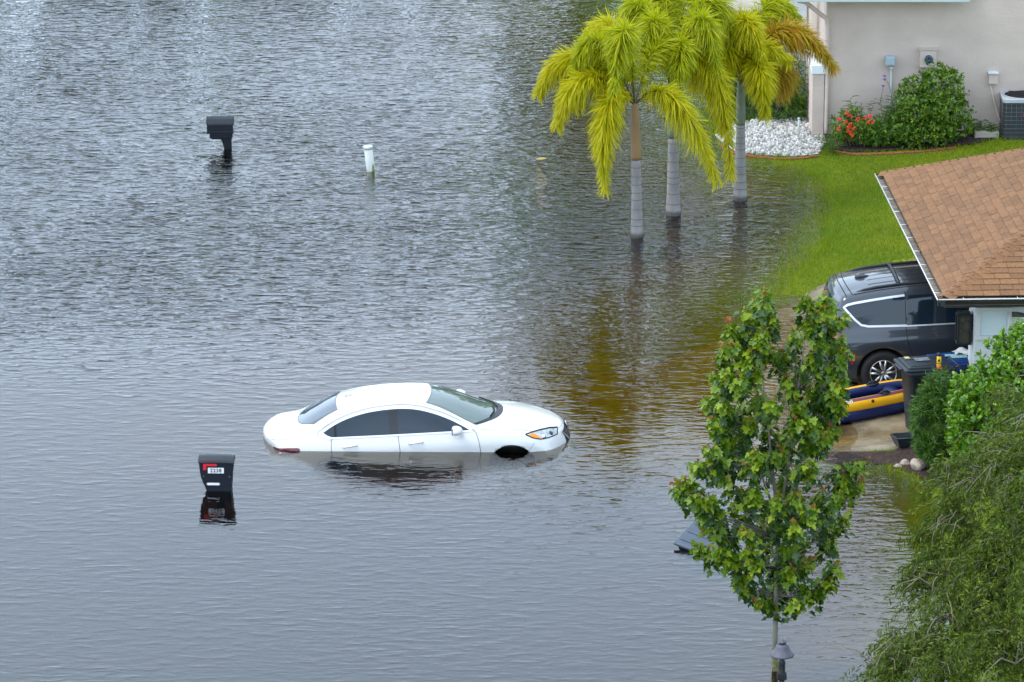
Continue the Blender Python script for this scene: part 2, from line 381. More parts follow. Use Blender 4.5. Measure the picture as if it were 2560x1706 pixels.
def silt(N,L,tc,src,b,col,z0,z1,fac):
    # flood silt lies on everything under the water line
    sp=N.new('ShaderNodeSeparateXYZ'); g=N.new('ShaderNodeNewGeometry'); L.new(g.outputs['Position'],sp.inputs[0])
    r_=N.new('ShaderNodeMapRange'); r_.inputs['From Min'].default_value=z0; r_.inputs['From Max'].default_value=z1; r_.inputs['To Min'].default_value=0; r_.inputs['To Max'].default_value=fac
    L.new(sp.outputs['Z'],r_.inputs['Value']); m_=N.new('ShaderNodeMix'); m_.data_type='RGBA'; L.new(r_.outputs['Result'],m_.inputs['Factor']); L.new(src,m_.inputs['A']); m_.inputs['B'].default_value=(*col,1); L.new(m_.outputs['Result'],b.inputs['Base Color'])
silt(N,L,tc,mx.outputs['Result'],b,(.21,.15,.04),-.05,-.24,.95)
bp=N.new('ShaderNodeBump'); bp.inputs['Distance'].default_value=.03; L.new(n2.outputs['Fac'],bp.inputs['Height']); L.new(bp.outputs['Normal'],b.inputs['Normal'])
o=np_mesh('ground',[(V,FF,0)],[m_lawn],smooth=True); tag(o,'green lawn and flooded ground sloping under the water','ground',kind='structure')

def sheet(name, poly, mat, dz, step=.2, skirt=0):
    """ground-following sheet over a polygon (world xy)"""
    bm=bmesh.new(); vs=[bm.verts.new((p[0],p[1],0)) for p in poly]; f=bm.faces.new(vs)
    if f.normal.z<0: f.normal_flip()
    lo=np.min(poly,axis=0); hi=np.max(poly,axis=0)
    for k,ax in ((0,Vector((1,0,0))),(1,Vector((0,1,0)))):
        for c in np.arange(lo[k]+step,hi[k],step):
            bmesh.ops.bisect_plane(bm,geom=bm.verts[:]+bm.edges[:]+bm.faces[:],plane_co=ax*c,plane_no=ax,dist=1e-5)
    bm.verts.ensure_lookup_table()
    P=np.array([v.co[:2] for v in bm.verts]); Z=gheight(P[:,0],P[:,1])
    for v,z in zip(bm.verts,Z): v.co.z=z+dz
    if skirt:
        be=[e for e in bm.edges if e.is_boundary]
        r=bmesh.ops.extrude_edge_only(bm,edges=be)
        for g in r['geom']:
            if isinstance(g,bmesh.types.BMVert): g.co.z-=skirt
    me=bpy.data.meshes.new(name); bm.to_mesh(me); bm.free(); me.materials.append(mat)
    for p in me.polygons: p.use_smooth=True
    return link(name,me)
# driveway: from the garage down into the flooded street
dv=[at(*p).to_2d() for p in [(2300,662),(2120,705),(2045,724),(1930,775),(1800,835),(1640,880),(1380,930),(1230,975),(1190,1040),(1240,1100),(1330,1119),(1500,1120),(1800,1124),(2100,1128),(2230,1131)]]
dv=[(p.x,p.y) for p in dv]; dv[0]=(7.45,dv[0][1]); dv.append((7.45,dv[-1][1]))
m_drive=newmat('driveway_concrete'); N,L=nt(m_drive); b=N['Principled BSDF']
tc=N.new('ShaderNodeTexCoord'); n1=N.new('ShaderNodeTexNoise'); n1.inputs['Scale'].default_value=1.3; n1.inputs['Detail'].default_value=7; n1.inputs['Roughness'].default_value=.65; n1.inputs['Distortion'].default_value=.15
L.new(tc.outputs['Object'],n1.inputs['Vector'])
r1=N.new('ShaderNodeValToRGB'); e=r1.color_ramp.elements; e[0].position=.32; e[0].color=(.09,.065,.035,1); e[1].position=.66; e[1].color=(.28,.225,.145,1)
L.new(n1.outputs['Fac'],r1.inputs['Fac']); silt(N,L,tc,r1.outputs['Color'],b,(.24,.16,.04),-.03,-.22,.95)
rr=N.new('ShaderNodeMapRange'); rr.inputs['From Min'].default_value=.35; rr.inputs['From Max'].default_value=.65; rr.inputs['To Min'].default_value=.08; rr.inputs['To Max'].default_value=.45
L.new(n1.outputs['Fac'],rr.inputs['Value']); L.new(rr.outputs['Result'],b.inputs['Roughness'])
o=sheet('driveway',dv,m_drive,.008,.25,.03); tag(o,'wet tan concrete driveway running down into the flood','driveway',kind='structure')
m_asphalt=M('asphalt',(.05,.05,.052),rough=.9,var=.2)
N_,L_a=nt(m_asphalt); pb_=N_['Principled BSDF']; silt(N_,L_a,None,pb_.inputs['Base Color'].links[0].from_socket,pb_,(.21,.15,.04),-.05,-.24,.95)
o=sheet('street',[(-6.5,48),(-.4,48),(-.4,140),(-6.5,140)],m_asphalt,.012,2.0); tag(o,'dark asphalt street deep under the flood water','street',kind='structure')

# ------------------------------------------------------------------ water
m_water=newmat('flood_water'); N,L=nt(m_water); out=N['Material Output']; N.remove(N['Principled BSDF'])
tc=N.new('ShaderNodeTexCoord')
def noise(scale,sx,sy,rot,det,rough=.5,dist=0.0):
    mp=N.new('ShaderNodeMapping'); mp.inputs['Scale'].default_value=(sx,sy,1); mp.inputs['Rotation'].default_value=(0,0,R(rot))
    L.new(tc.outputs['Object'],mp.inputs['Vector'])
    n=N.new('ShaderNodeTexNoise'); n.inputs['Scale'].default_value=scale; n.inputs['Detail'].default_value=det; n.inputs['Roughness'].default_value=rough; n.inputs['Distortion'].default_value=dist
    L.new(mp.outputs[0],n.inputs['Vector']); return n.outputs['Fac']
def mth(op,a,b=None,c=None):
    n=N.new('ShaderNodeMath'); n.operation=op
    for i,x in enumerate((a,b,c)):
        if x is None: continue
        if isinstance(x,(int,float)): n.inputs[i].default_value=x
        else: L.new(x,n.inputs[i])
    return n.outputs[0]
wv1=noise(1.0,2.6,6.0,6,2.0,.45,.30)       # long crests, 0.4 m
wv2=noise(1.0,5.0,11,-7,1.5,.45,.25)       # shorter chop
wv3=noise(1.0,10,15,16,1.5,.5,.2)        # fine ripples
big=noise(.085,1,1,0,2,.5)                # wind patches
big2=noise(.3,1,1.6,0,2,.5)
# the wind is stronger on the open water farther from the house fronts
sep=N.new('ShaderNodeSeparateXYZ'); L.new(tc.outputs['Object'],sep.inputs[0])
far=N.new('ShaderNodeMapRange'); far.interpolation_type='SMOOTHSTEP'
far.inputs['From Min'].default_value=75.5; far.inputs['From Max'].default_value=87; far.inputs['To Min'].default_value=.15; far.inputs['To Max'].default_value=1.0
L.new(sep.outputs['Y'],far.inputs['Value'])
patch_=mth('MULTIPLY',mth('ADD',mth('MULTIPLY',big,1.5),.25),mth('ADD',mth('MULTIPLY',big2,.9),.55))
wv1=mth('POWER',mth('MULTIPLY',wv1,1.6),2.6); wv2=mth('POWER',mth('MULTIPLY',wv2,1.6),2.0)
hgt=mth('ADD',mth('ADD',mth('MULTIPLY',wv1,W1),mth('MULTIPLY',wv2,W2)),mth('MULTIPLY',wv3,W3))
hgt=mth('MULTIPLY',hgt,far.outputs['Result'])
bp=N.new('ShaderNodeBump'); bp.inputs['Strength'].default_value=1; bp.inputs['Distance'].default_value=1.0
L.new(mth('MULTIPLY',hgt,patch_),bp.inputs['Height'])
fr=N.new('ShaderNodeFresnel'); fr.inputs['IOR'].default_value=1.36; L.new(bp.outputs['Normal'],fr.inputs['Normal'])
gl=N.new('ShaderNodeBsdfGlossy'); gl.inputs['Roughness'].default_value=.0; gl.inputs['Color'].default_value=(1,1,1,1); L.new(bp.outputs['Normal'],gl.inputs['Normal'])
tr=N.new('ShaderNodeBsdfTransparent'); tr.inputs['Color'].default_value=(.94,.92,.86,1)
mx=N.new('ShaderNodeMixShader'); L.new(fr.outputs[0],mx.inputs['Fac']); L.new(tr.outputs[0],mx.inputs[1]); L.new(gl.outputs[0],mx.inputs[2])
L.new(mx.outputs[0],out.inputs['Surface'])
va=N.new('ShaderNodeVolumeAbsorption'); va.inputs['Color'].default_value=(.67,.58,.05,1); va.inputs['Density'].default_value=3.8
L.new(va.outputs[0],out.inputs['Volume'])
wm=MB().add([(-6000,-6000,0),(6000,-6000,0),(6000,6000,0),(-6000,6000,0)],[(0,1,2,3)])
o=wm.build('water',m_water); tag(o,'rippled grey blue flood water over the street','water',kind='structure')
# ------------------------------------------------------------------ car body tools
def hermite(P, sub):
    """smooth curve through the rows of P (chord-length parameter), sub steps per interval"""
    P=np.asarray(P,float); n=len(P)
    h=np.maximum(np.linalg.norm(np.diff(P[:,:3],axis=0),axis=1)**.6,1e-4)
    m=np.zeros_like(P)
    dl=np.diff(P,axis=0)/h[:,None]
    m[0]=dl[0]; m[-1]=dl[-1]
    for i in range(1,n-1): m[i]=(dl[i-1]*h[i]+dl[i]*h[i-1])/(h[i-1]+h[i])
    out=[]
    for i in range(n-1):
        k=sub if isinstance(sub,int) else sub[i]
        for s in range(k):
            t=s/k; a=h[i]
            out.append((2*t**3-3*t*t+1)*P[i]+(t**3-2*t*t+t)*a*m[i]+(-2*t**3+3*t*t)*P[i+1]+(t**3-t*t)*a*m[i+1])
    out.append(P[-1]); return np.array(out)
def car_shell(st, crown=.5, nsub=5, ssub=5, smooth=3, keep=None):
    """st rows: x, zc, yr,zr, yb,zb, yw,zw, yd,zd, ys,zs, curv (plan curvature of the ends)"""
    secs=[]
    for r in st:
        x,zc,yr,zr,yb,zb,yw,zw,yd,zd,ys,zs,cv=r
        c=[(0,zc),(.35*yr,zc-(zc-zr)*.12),(.70*yr,zc-(zc-zr)*.47),(yr,zr),(yr+(yb-yr)*.5+.012,zr+(zb-zr)*.47),(yb,zb),(yw,zw),(yd,zd),(ys,zs)]
        pts=hermite(np.array([(0,p[0],p[1]) for p in c]),ssub)
        pts[:,0]=x-cv*(pts[:,1]/.9)**2
        secs.append(pts)
    S=np.array(secs)                      # k, j, 3
    out=[]
    for j in range(S.shape[1]): out.append(hermite(S[:,j],nsub))
    G=np.array(out).transpose(1,0,2)      # stations, section, 3
    bm=bmesh.new(); rows=[]
    for g in G:
        half=[bm.verts.new(tuple(p)) for p in g]
        mir=[bm.verts.new((p[0],-p[1],p[2])) for p in g[1:]]
        rows.append(mir[::-1]+half)
    n=len(rows[0])
    for a,b in zip(rows[:-1],rows[1:]):
        for i in range(n): 
            try: bm.faces.new((a[i],a[(i+1)%n],b[(i+1)%n],b[i]))
            except ValueError: pass
    bm.faces.new(rows[0][::-1]); bm.faces.new(rows[-1])
    bmesh.ops.recalc_face_normals(bm,faces=bm.faces[:])
    top=[v for v in bm.verts if v.co.z>.3]
    for _ in range(smooth): bmesh.ops.smooth_vert(bm,verts=top,factor=.4,use_axis_x=False,use_axis_y=True,use_axis_z=True)
    return bm
class Skin:
    def __init__(s,bm): s.t=BVHTree.FromBMesh(bm)
    def side(s,x,z,sg,off):
        h=s.t.ray_cast(Vector((x,3*sg,z)),Vector((0,-sg,0)))
        if h[0] is None: return None
        n=h[1]; n=n if n.y*sg>0 else -n
        return h[0]+n*off
    def top(s,x,y,off):
        h=s.t.ray_cast(Vector((x,y,5)),Vector((0,0,-1)))
        if h[0] is None: return None
        n=h[1]; n=n if n.z>0 else -n
        return h[0]+n*off
    def end(s,y,z,sg,off):
        h=s.t.ray_cast(Vector((9*sg,y,z)),Vector((-sg,0,0)))
        if h[0] is None: return None
        n=h[1]; n=n if n.x*sg>0 else -n
        return h[0]+n*off
    def pt(s,kind,a,b,sg,off):
        return s.side(a,b,sg,off) if kind=='side' else (s.top(a,b*sg,off) if kind=='top' else s.end(a,b,sg,off))
    def patch(s,mb,kind,cols,nr,sg,off,mat,thick=.02):
        """cols: (a, lo, hi)"""
        rows=[]
        for a,lo,hi in cols:
            r=[s.pt(kind,a,lo+(hi-lo)*k/nr,sg,off) for k in range(nr+1)]
            if any(p is None for p in r): continue
            rows.append(r)
        if len(rows)>1: mb.use(mat,True).grid(rows)
    def line(s,mb,kind,pts,w,sg,off,mat,closed=False,step=.03):
        P=[]
        q=list(pts)+([pts[0]] if closed else [])
        for a,b in zip(q[:-1],q[1:]):
            a=Vector(a);b=Vector(b); n=max(1,int((b-a).length/step))
            for k in range(n): P.append(a.lerp(b,k/n))
        if not closed: P.append(Vector(q[-1]))
        rows=[]; n=len(P)
        for i,p in enumerate(P):
            t=(P[(i+1)%n]-P[i-1]) if closed else (P[min(i+1,n-1)]-P[max(i-1,0)])
            if t.length<1e-9: continue
            t.normalize(); nn=Vector((-t.y,t.x))*w/2
            a=s.pt(kind,*(p+nn),sg,off); m=s.pt(kind,*p,sg,off); b=s.pt(kind,*(p-nn),sg,off)
            if a is None or b is None or m is None: continue
            rows.append([a,m,b])
        if closed and rows: rows.append(rows[0])
        if len(rows)>1: mb.use(mat,True).grid(rows)
def interp(tab,x): return float(np.interp(x,[t[0] for t in tab],[t[1] for t in tab]))
def smoothtab(tab,n=40):
    P=hermite(np.array([(t[0],t[1],0) for t in tab]),8); return [(p[0],p[1]) for p in P]
def cut_arches(o, arches, r, w=2.6, depth=.26, half=.9):
    """wheel openings cut into the closed body"""
    bm=bmesh.new()
    for x,z in arches:
        for sg in (1,-1):
            T=Matrix.Translation((x,sg*(half+.3-depth/2),z))@Euler((R(90),0,0)).to_matrix().to_4x4()
            bmesh.ops.create_cone(bm,cap_ends=True,segments=48,radius1=r,radius2=r,depth=.6+depth,matrix=T)
    me=bpy.data.meshes.new('cutter'); bm.to_mesh(me); bm.free(); c=link('cutter',me)
    me.materials.append(m_black)
    md=o.modifiers.new('arch','BOOLEAN'); md.object=c; md.operation='DIFFERENCE'; md.solver='EXACT'
    try: md.material_mode='TRANSFER'
    except Exception: pass
    dg=bpy.context.evaluated_depsgraph_get(); me2=bpy.data.meshes.new_from_object(o.evaluated_get(dg))
    o.modifiers.clear(); o.data=me2; bpy.data.objects.remove(c)
def bm_obj(name,bm,mat,parent,smooth=True):
    me=bpy.data.meshes.new(name); bm.to_mesh(me); me.materials.append(mat)
    for p in me.polygons: p.use_smooth=smooth
    return link(name,me,parent)
def wheel(parent, x,y,z,r,w,sg,rim=.62,spokes=5):
    tb=MB().use(m_rubber,True)
    T=Matrix.Translation((x,y,z))@Euler((R(-90*sg),0,0)).to_matrix().to_4x4()
    tb.lathe([(rim*r,-w/2),(r*.93,-w/2),(r,-w*.36),(r,w*.36),(r*.94,w/2),(rim*r,w/2-.005),(rim*r*.97,w/2-.03)],40,T)
    t=tb.build('wheel',None,parent)
    rb=MB().use(m_alloy,True)
    q=rim*r
    ring=[]; n=40
    rb.lathe([(q*.90,w/2-.05),(q*.92,w/2-.012),(q*1.0,w/2+.002),(q*1.0,w/2-.06)],n,T)
    rb.use(m_gapd).lathe([(q*.92,w/2-.09),(q*.02,w/2-.085)],n,T)
    rb.use(m_alloy,False)
    for k in range(spokes):
        an=2*math.pi*k/spokes+R(90)
        for da in (-.16,.16):
            a0=an+da*1.6; a1=an+da*.9
            p0=Vector((math.cos(a0)*q*.18,math.sin(a0)*q*.18,w/2-.018)); p1=Vector((math.cos(an+da*1.5)*q*.96,math.sin(an+da*1.5)*q*.96,w/2-.01))
            rb.tube([p0,p1],[q*.11,q*.085],6,True,T)
    rb.use(m_alloy,True).lathe([(q*.26,w/2-.05),(q*.24,w/2-.005),(q*.12,w/2+.004),(q*.01,w/2+.004)],20,T)
    rb.use(m_gapd)
    for k in range(5):
        an=2*math.pi*(k+.5)/5+R(90); rb.tube([(math.cos(an)*q*.2,math.sin(an)*q*.2,w/2-.01),(math.cos(an)*q*.2,math.sin(an)*q*.2,w/2+.006)],q*.03,6,True,T)
    rb.build('rim',None,t); return t

# ------------------------------------------------------------------ white sedan, afloat
SED=[ # x, zc, yr,zr, yb,zb, yw,zw, yd,zd, ys,zs, curv
 (.06,.25,.55,.25,.66,.25,.72,.25,.74,.24,.70,.20,-.34),
 (.02,.50,.60,.49,.74,.48,.80,.46,.80,.40,.76,.21,-.34),
 (.015,.78,.62,.77,.76,.74,.83,.70,.83,.50,.80,.22,-.33),
 (.0,1.00,.62,.975,.76,.94,.845,.86,.855,.55,.82,.22,-.32),
 (.06,1.055,.63,1.03,.78,.985,.865,.88,.87,.55,.84,.22,-.27),
 (.22,1.065,.65,1.045,.80,.995,.885,.885,.89,.55,.86,.22,-.20),
 (.40,1.085,.66,1.06,.81,1.005,.90,.88,.90,.55,.87,.22,-.13),
 (.55,1.115,.665,1.085,.82,1.01,.908,.875,.905,.55,.88,.22,-.08),
 (.75,1.215,.655,1.155,.825,1.01,.913,.865,.91,.55,.88,.22,-.04),
 (.98,1.325,.625,1.255,.83,1.0,.915,.855,.91,.55,.88,.22,-.02),
 (1.20,1.405,.60,1.335,.835,.99,.915,.845,.91,.54,.88,.22,0),
 (1.50,1.452,.59,1.392,.838,.98,.915,.835,.912,.54,.88,.22,0),
 (1.85,1.475,.59,1.418,.84,.97,.915,.825,.912,.53,.88,.22,0),
 (2.20,1.475,.592,1.418,.84,.962,.915,.815,.912,.53,.88,.22,0),
 (2.52,1.455,.597,1.395,.84,.955,.915,.81,.912,.52,.88,.22,0),
 (2.78,1.412,.612,1.335,.84,.95,.915,.80,.912,.52,.88,.22,0),
 (3.05,1.325,.64,1.225,.84,.945,.915,.80,.912,.52,.88,.22,.01),
 (3.32,1.215,.685,1.085,.842,.94,.915,.795,.912,.52,.88,.22,.015),
 (3.52,1.125,.715,1.0,.845,.93,.915,.79,.912,.52,.88,.22,.02),
 (3.72,1.055,.735,.975,.848,.915,.915,.785,.912,.52,.88,.22,.03),
 (3.95,1.025,.735,.955,.85,.895,.918,.775,.914,.52,.88,.22,.05),
 (4.22,.98,.715,.915,.84,.86,.915,.745,.91,.50,.87,.22,.12),
 (4.46,.925,.68,.86,.82,.81,.895,.71,.89,.48,.85,.22,.22),
 (4.64,.86,.65,.80,.79,.755,.865,.67,.865,.46,.82,.22,.30),
 (4.76,.775,.62,.73,.76,.69,.84,.62,.84,.44,.79,.21,.36),
 (4.83,.66,.60,.63,.74,.60,.82,.55,.82,.40,.77,.21,.38),
 (4.865,.52,.59,.50,.72,.48,.80,.45,.80,.36,.75,.20,.38),
 (4.85,.34,.58,.33,.70,.32,.77,.31,.77,.28,.72,.19,.38),
 (4.78,.22,.55,.22,.66,.21,.72,.21,.72,.20,.68,.17,.36)]
CAR_PITCH=R(4.4); CAR_YAW=R(-1.0)
car=empty('sedan',label='white four door sedan with dark windows sunk to its door handles in the flood',cat='car')
bmS=car_shell(SED); skS=Skin(bmS)
body=bm_obj('body',bmS,m_white_paint,car); bmS.free()
body.data.materials.append(m_black)
cut_arches(body,[(3.94,.335),(1.15,.335)],.385,half=.915)
zl=[(.985,1.085),(1.06,1.035),(1.14,1.003),(1.5,.996),(2.0,.985),(2.6,.975),(3.1,.968),(3.36,.965)]
zu=smoothtab([(.985,1.085),(1.13,1.165),(1.3,1.238),(1.5,1.298),(1.75,1.345),(2.05,1.366),(2.3,1.362),(2.52,1.332),(2.78,1.255),(3.02,1.152),(3.22,1.045),(3.36,.965)])
def cols(x0,x1,slant0=0,slant1=0,n=24):
    return [(x0+(x1-x0)*k/n, interp(zl,x0+(x1-x0)*k/n), interp(zu,x0+(x1-x0)*k/n)) for k in range(n+1)]
for sg in (-1,1):
    mb=MB(); skS.patch(mb,'side',cols(.99,1.185,n=10),6,sg,.004,m_glass); mb.build('quarter_window',None,car)
    rd=MB().use(m_white_paint,True)                       # doors: skin panel = gap outline + window + handle
    def gaps(mb,pts,closed=False): skS.line(mb,'side',pts,.008,sg,.0025,m_gap,closed)
    mb=MB()
    gaps(mb,[(1.175,1.17),(1.155,1.02),(1.13,.95),(1.12,.86),(1.135,.75),(1.21,.62),(1.33,.5),(1.36,.36)])
    gaps(mb,[(2.13,1.375),(2.185,.98),(2.20,.80),(2.205,.36)])
    gaps(mb,[(1.36,.36),(2.205,.36)])
    d=mb.build('rear_door',None,car)
    mb=MB(); skS.patch(mb,'side',cols(1.215,2.055,n=26),8,sg,.004,m_glass); mb.build('window',None,d)
    mb=MB(); skS.patch(mb,'side',cols(1.183,1.218,n=3),6,sg,.006,m_gapd); mb.build('window_pillar',None,d)
    mb=MB(); skS.patch(mb,'side',cols(2.05,2.19,n=6),8,sg,.006,m_pillar); mb.build('window_pillar',None,d)
    def handle(x,z,par):
        mb=MB(); mb.use(m_satin,True)
        p=[skS.side(x+dx,z+dz,sg,o) for dx,dz,o in ((-.115,-.006,.008),(-.08,-.004,.032),(0,0,.038),(.08,.004,.032),(.115,.006,.008))]
        mb.tube(p,[.012,.016,.017,.016,.012],8)
        mb.use(m_gap,True)
        rows=[]
        for k in range(9):
            a=math.pi*k/8; xx=x-.055*math.cos(a); hz=.035*math.sin(a)
            rows.append([skS.side(xx,z+.008,sg,.002),skS.side(xx,z+.008+hz,sg,.002)])
        mb.use(m_satin).grid(rows); mb.build('door_handle',None,par)
    handle(1.42,.868,d)
    mb=MB()
    gaps(mb,[(2.205,.36),(3.44,.36),(3.47,.62),(3.455,.80),(3.42,.93),(3.36,.99)])
    d=mb.build('front_door',None,car)
    mb=MB(); skS.patch(mb,'side',cols(2.185,3.35,n=34),8,sg,.004,m_glass); mb.build('window',None,d)
    handle(2.46,.848,d)
    # mirror on the front door
    mm=MB().use(m_white_paint,True)
    bm=bmesh.new(); bmesh.ops.create_uvsphere(bm,u_segments=20,v_segments=12,radius=1)
    for v in bm.verts:
        fx=1 if v.co.x>0 else .55
        v.co=Vector((v.co.x*.12*fx,v.co.y*.125,v.co.z*(.085 if v.co.z>0 else .065)))
    c=skS.side(3.13,1.0,sg,0); c=Vector((3.10,sg*1.015,1.035))
    mm.bm(bm,Matrix.Translation(c),True)
    mm.use(m_black,True).tube([skS.side(3.17,.985,sg,-.01),c+Vector((.03,-sg*.06,-.04))],[.045,.03],8)
    mm.use(m_glass,False).box(c+Vector((-.045,0,.008)),(.012,.19,.10))
    mm.build('side_mirror',None,d)
    mb=MB(); out=[(x,z) for x,z in zl]+[(x,z) for x,z in zu[::-1][1:-1]]
    cx=sum(p[0] for p in out)/len(out)
    skS.line(mb,'side',out,.022,sg,.007,m_satin,True); mb.build('window_trim',None,car)
    mb=MB()                                            # bright finisher behind the side glass and the roof joint
    skS.line(mb,'side',[(.945,1.092),(1.02,1.03),(1.105,.992)],.05,sg,.0035,m_satin)
    skS.line(mb,'side',[(1.14,.972),(1.06,.985),(.915,1.075),(.93,1.105),(1.1,1.205)],.008,sg,.003,m_seam)
    skS.line(mb,'side',[(x,z+.045) for x,z in zu if x>1.0 and x<3.2],.008,sg,.004,m_seam)
    mb.build('side_trim',None,car)
    # headlight
    hl_lo=[(4.19,.845),(4.30,.785),(4.42,.742),(4.56,.725),(4.68,.715)]
    hl_hi=[(4.19,.848),(4.30,.852),(4.42,.845),(4.56,.825),(4.68,.785)]
    mb=MB(); skS.patch(mb,'side',[(4.19+.48*k/16,interp(hl_lo,4.19+.48*k/16),interp(hl_hi,4.19+.48*k/16)) for k in range(17)],5,sg,.005,m_lamp)
    hl=mb
    skS.line(hl,'side',hl_lo+hl_hi[::-1],.014,sg,.006,m_gapd,True)
    for i,xx in enumerate((4.47,4.58)):
        c=skS.side(xx,.765,sg,-.012)
        bm=bmesh.new(); bmesh.ops.create_uvsphere(bm,u_segments=14,v_segments=8,radius=.042); hl.use(m_chrome if i==0 else m_glass,True).bm(bm,Matrix.Translation(c),True)
    hl=hl.build('headlight',None,car)
    mb=MB(); skS.patch(mb,'side',[(4.235+.19*k/8,interp(hl_lo,4.235+.19*k/8)+.006,interp(hl_lo,4.235+.19*k/8)+.05*math.sin(math.pi*(k+.6)/9)) for k in range(9)],2,sg,.008,m_amber); mb.build('indicator',None,hl)
    mb=MB(); skS.line(mb,'side',[(4.32,.71),(4.24,.62),(4.20,.55)],.008,sg,.003,m_seam); mb.build('bumper_seam',None,car)
    # tail light
    tl_lo=[(.20,.83),(.30,.79),(.45,.80),(.60,.845),(.63,.865)]; tl_hi=[(.20,.90),(.30,.905),(.45,.905),(.60,.90),(.63,.88)]
    mb=MB(); skS.patch(mb,'side',[(.20+.43*k/14,interp(tl_lo,.20+.43*k/14),interp(tl_hi,.20+.43*k/14)) for k in range(15)],4,sg,.006,m_darkredlens); mb.build('tail_light',None,car)
    # shoulder of the wheel opening
    wheel(car,3.94,sg*.76,.20,.335,.22,sg); wheel(car,1.15,sg*.76,.20,.335,.22,sg)
# windscreen and rear window: patches over the skin
def topglass(sk,name,xr,xb,wr,wb,rc,bc,mat,par,border=True,off=.004,nu=28,nv=14):
    """xr/xb roof and base edge on the centre line, wr/wb half widths, rc/bc how far the edge bows"""
    mb=MB(); rows=[]
    def f(u,t,off):
        y=u*(wr+(wb-wr)*t); x=(xr-rc*u*u)*(1-t)+(xb-bc*abs(u)**2.4)*t
        return sk.top(x,y,off)
    for i in range(nu+1):
        u=-1+2*i/nu
        # round the corners a little
        rows.append([f(u,j/nv,off) for j in range(nv+1)])
    mb.use(mat,True).grid(rows)
    g=mb.build(name,None,par)
    mb=MB(); k=.016
    e=[(-1+2*i/nu,0) for i in range(nu+1)]+[(1,j/nv) for j in range(1,nv+1)]+[(1-2*i/nu,1) for i in range(1,nu+1)]+[(-1,1-j/nv) for j in range(1,nv)]
    def inn(u,t): return (u*(1-k),k*.8+t*(1-1.9*k) if True else t)
    rr=[[f(u,t,.006),f(*inn(u,t),.006)] for u,t in e]; rr.append(rr[0])
    mb.use(m_edge,True).grid(rr); mb.build('glass_border',None,g)
    return g
ws=topglass(skS,'windscreen',2.72,3.78,.535,.715,.07,.36,m_screen,car)
mb=MB()                                               # black cowl and wipers at the foot of the windscreen
rows=[]
for i in range(25):
    u=-1+2*i/24; y=u*.71; x=3.78-.36*abs(u)**2.4
    rows.append([skS.top(x-.05,y,.008),skS.top(x+.01,y,.008),skS.top(x+.055*(1-abs(u)**4),y,.006)])
mb.use(m_black,True).grid(rows); mb.build('cowl',None,car)
for y0,y1 in ((-.42,.12),(.05,.60)):
    mb=MB().use(m_gapd,True)
    p=[skS.top(3.74-.36*abs(y/.71)**2.4-.06*k,y,.025) for k,y in ((0,y0),(.5,(y0+y1)/2),(1.2,y1))]
    mb.tube(p,.011,6); mb.build('wiper',None,car)
topglass(skS,'rear_window',1.20,.56,.515,.64,-.05,-.30,m_rearglass,car)
mb=MB()
for sg in (1,-1):
    skS.line(mb,'top',[(.56,.70),(.42,.765),(.26,.74),(.15,.62)],.008,sg,.003,m_seam)
skS.line(mb,'top',[(.15-.0*abs(y)+ .30*(abs(y)/.9)**2-.05, y) for y in np.linspace(-.62,.62,25)],.008,1,.003,m_seam)
mb.build('boot_lid_seam',None,car)
mb=MB()
for sg in (1,-1): skS.line(mb,'top',[(3.50,.79),(3.9,.775),(4.25,.735),(4.5,.66),(4.63,.56)],.008,sg,.003,m_seam)
skS.line(mb,'top',[(4.80-.36*(abs(y)/.9)**2.0-.05*abs(y)-.03, y) for y in np.linspace(-.56,.56,25)],.008,1,.003,m_seam)
mb.build('bonnet_seam',None,car)
# grille with a chrome V
mb=MB(); skS.patch(mb,'end',[(y,.50,.755-.16*abs(y)) for y in np.linspace(-.34,.34,23)],8,1,.005,m_black)
for z in (.56,.62,.67): skS.line(mb,'end',[(-.28,z),(.28,z)],.010,1,.010,m_wire)
g=mb.build('grille',None,car)
mb=MB()
for sg in (1,-1): skS.line(mb,'end',[(sg*.36,.70),(sg*.29,.62),(sg*.19,.52),(sg*.10,.49)],.03,1,.014,m_chrome)
skS.line(mb,'end',[(-.10,.49),(.10,.49)],.03,1,.014,m_chrome)
T=Matrix.Translation(skS.end(0,.72,1,.02))@Euler((0,R(75),0)).to_matrix().to_4x4()
mb.use(m_chrome,True).lathe([(.052,0),(.06,.006),(.052,.012),(.04,.004)],24,T)
mb.build('grille_trim',None,g)
mb=MB()                                               # shark fin on the roof
c=skS.top(1.42,0,-.005); mb.use(m_white_paint,True)
mb.add([c+Vector(v) for v in ((-.08,-.025,0),(-.08,.025,0),(.09,0,0),(-.07,0,.06))],[(0,2,3),(2,1,3),(1,0,3),(0,1,2)]); mb.build('antenna',None,car)
cpt=at(1277,1131); wl=Vector((3.94,-.915,.60))
rotm=Euler((0,-CAR_PITCH,CAR_YAW)).to_matrix(); car.rotation_euler=(0,-CAR_PITCH,CAR_YAW)
car.location=cpt-rotm@wl
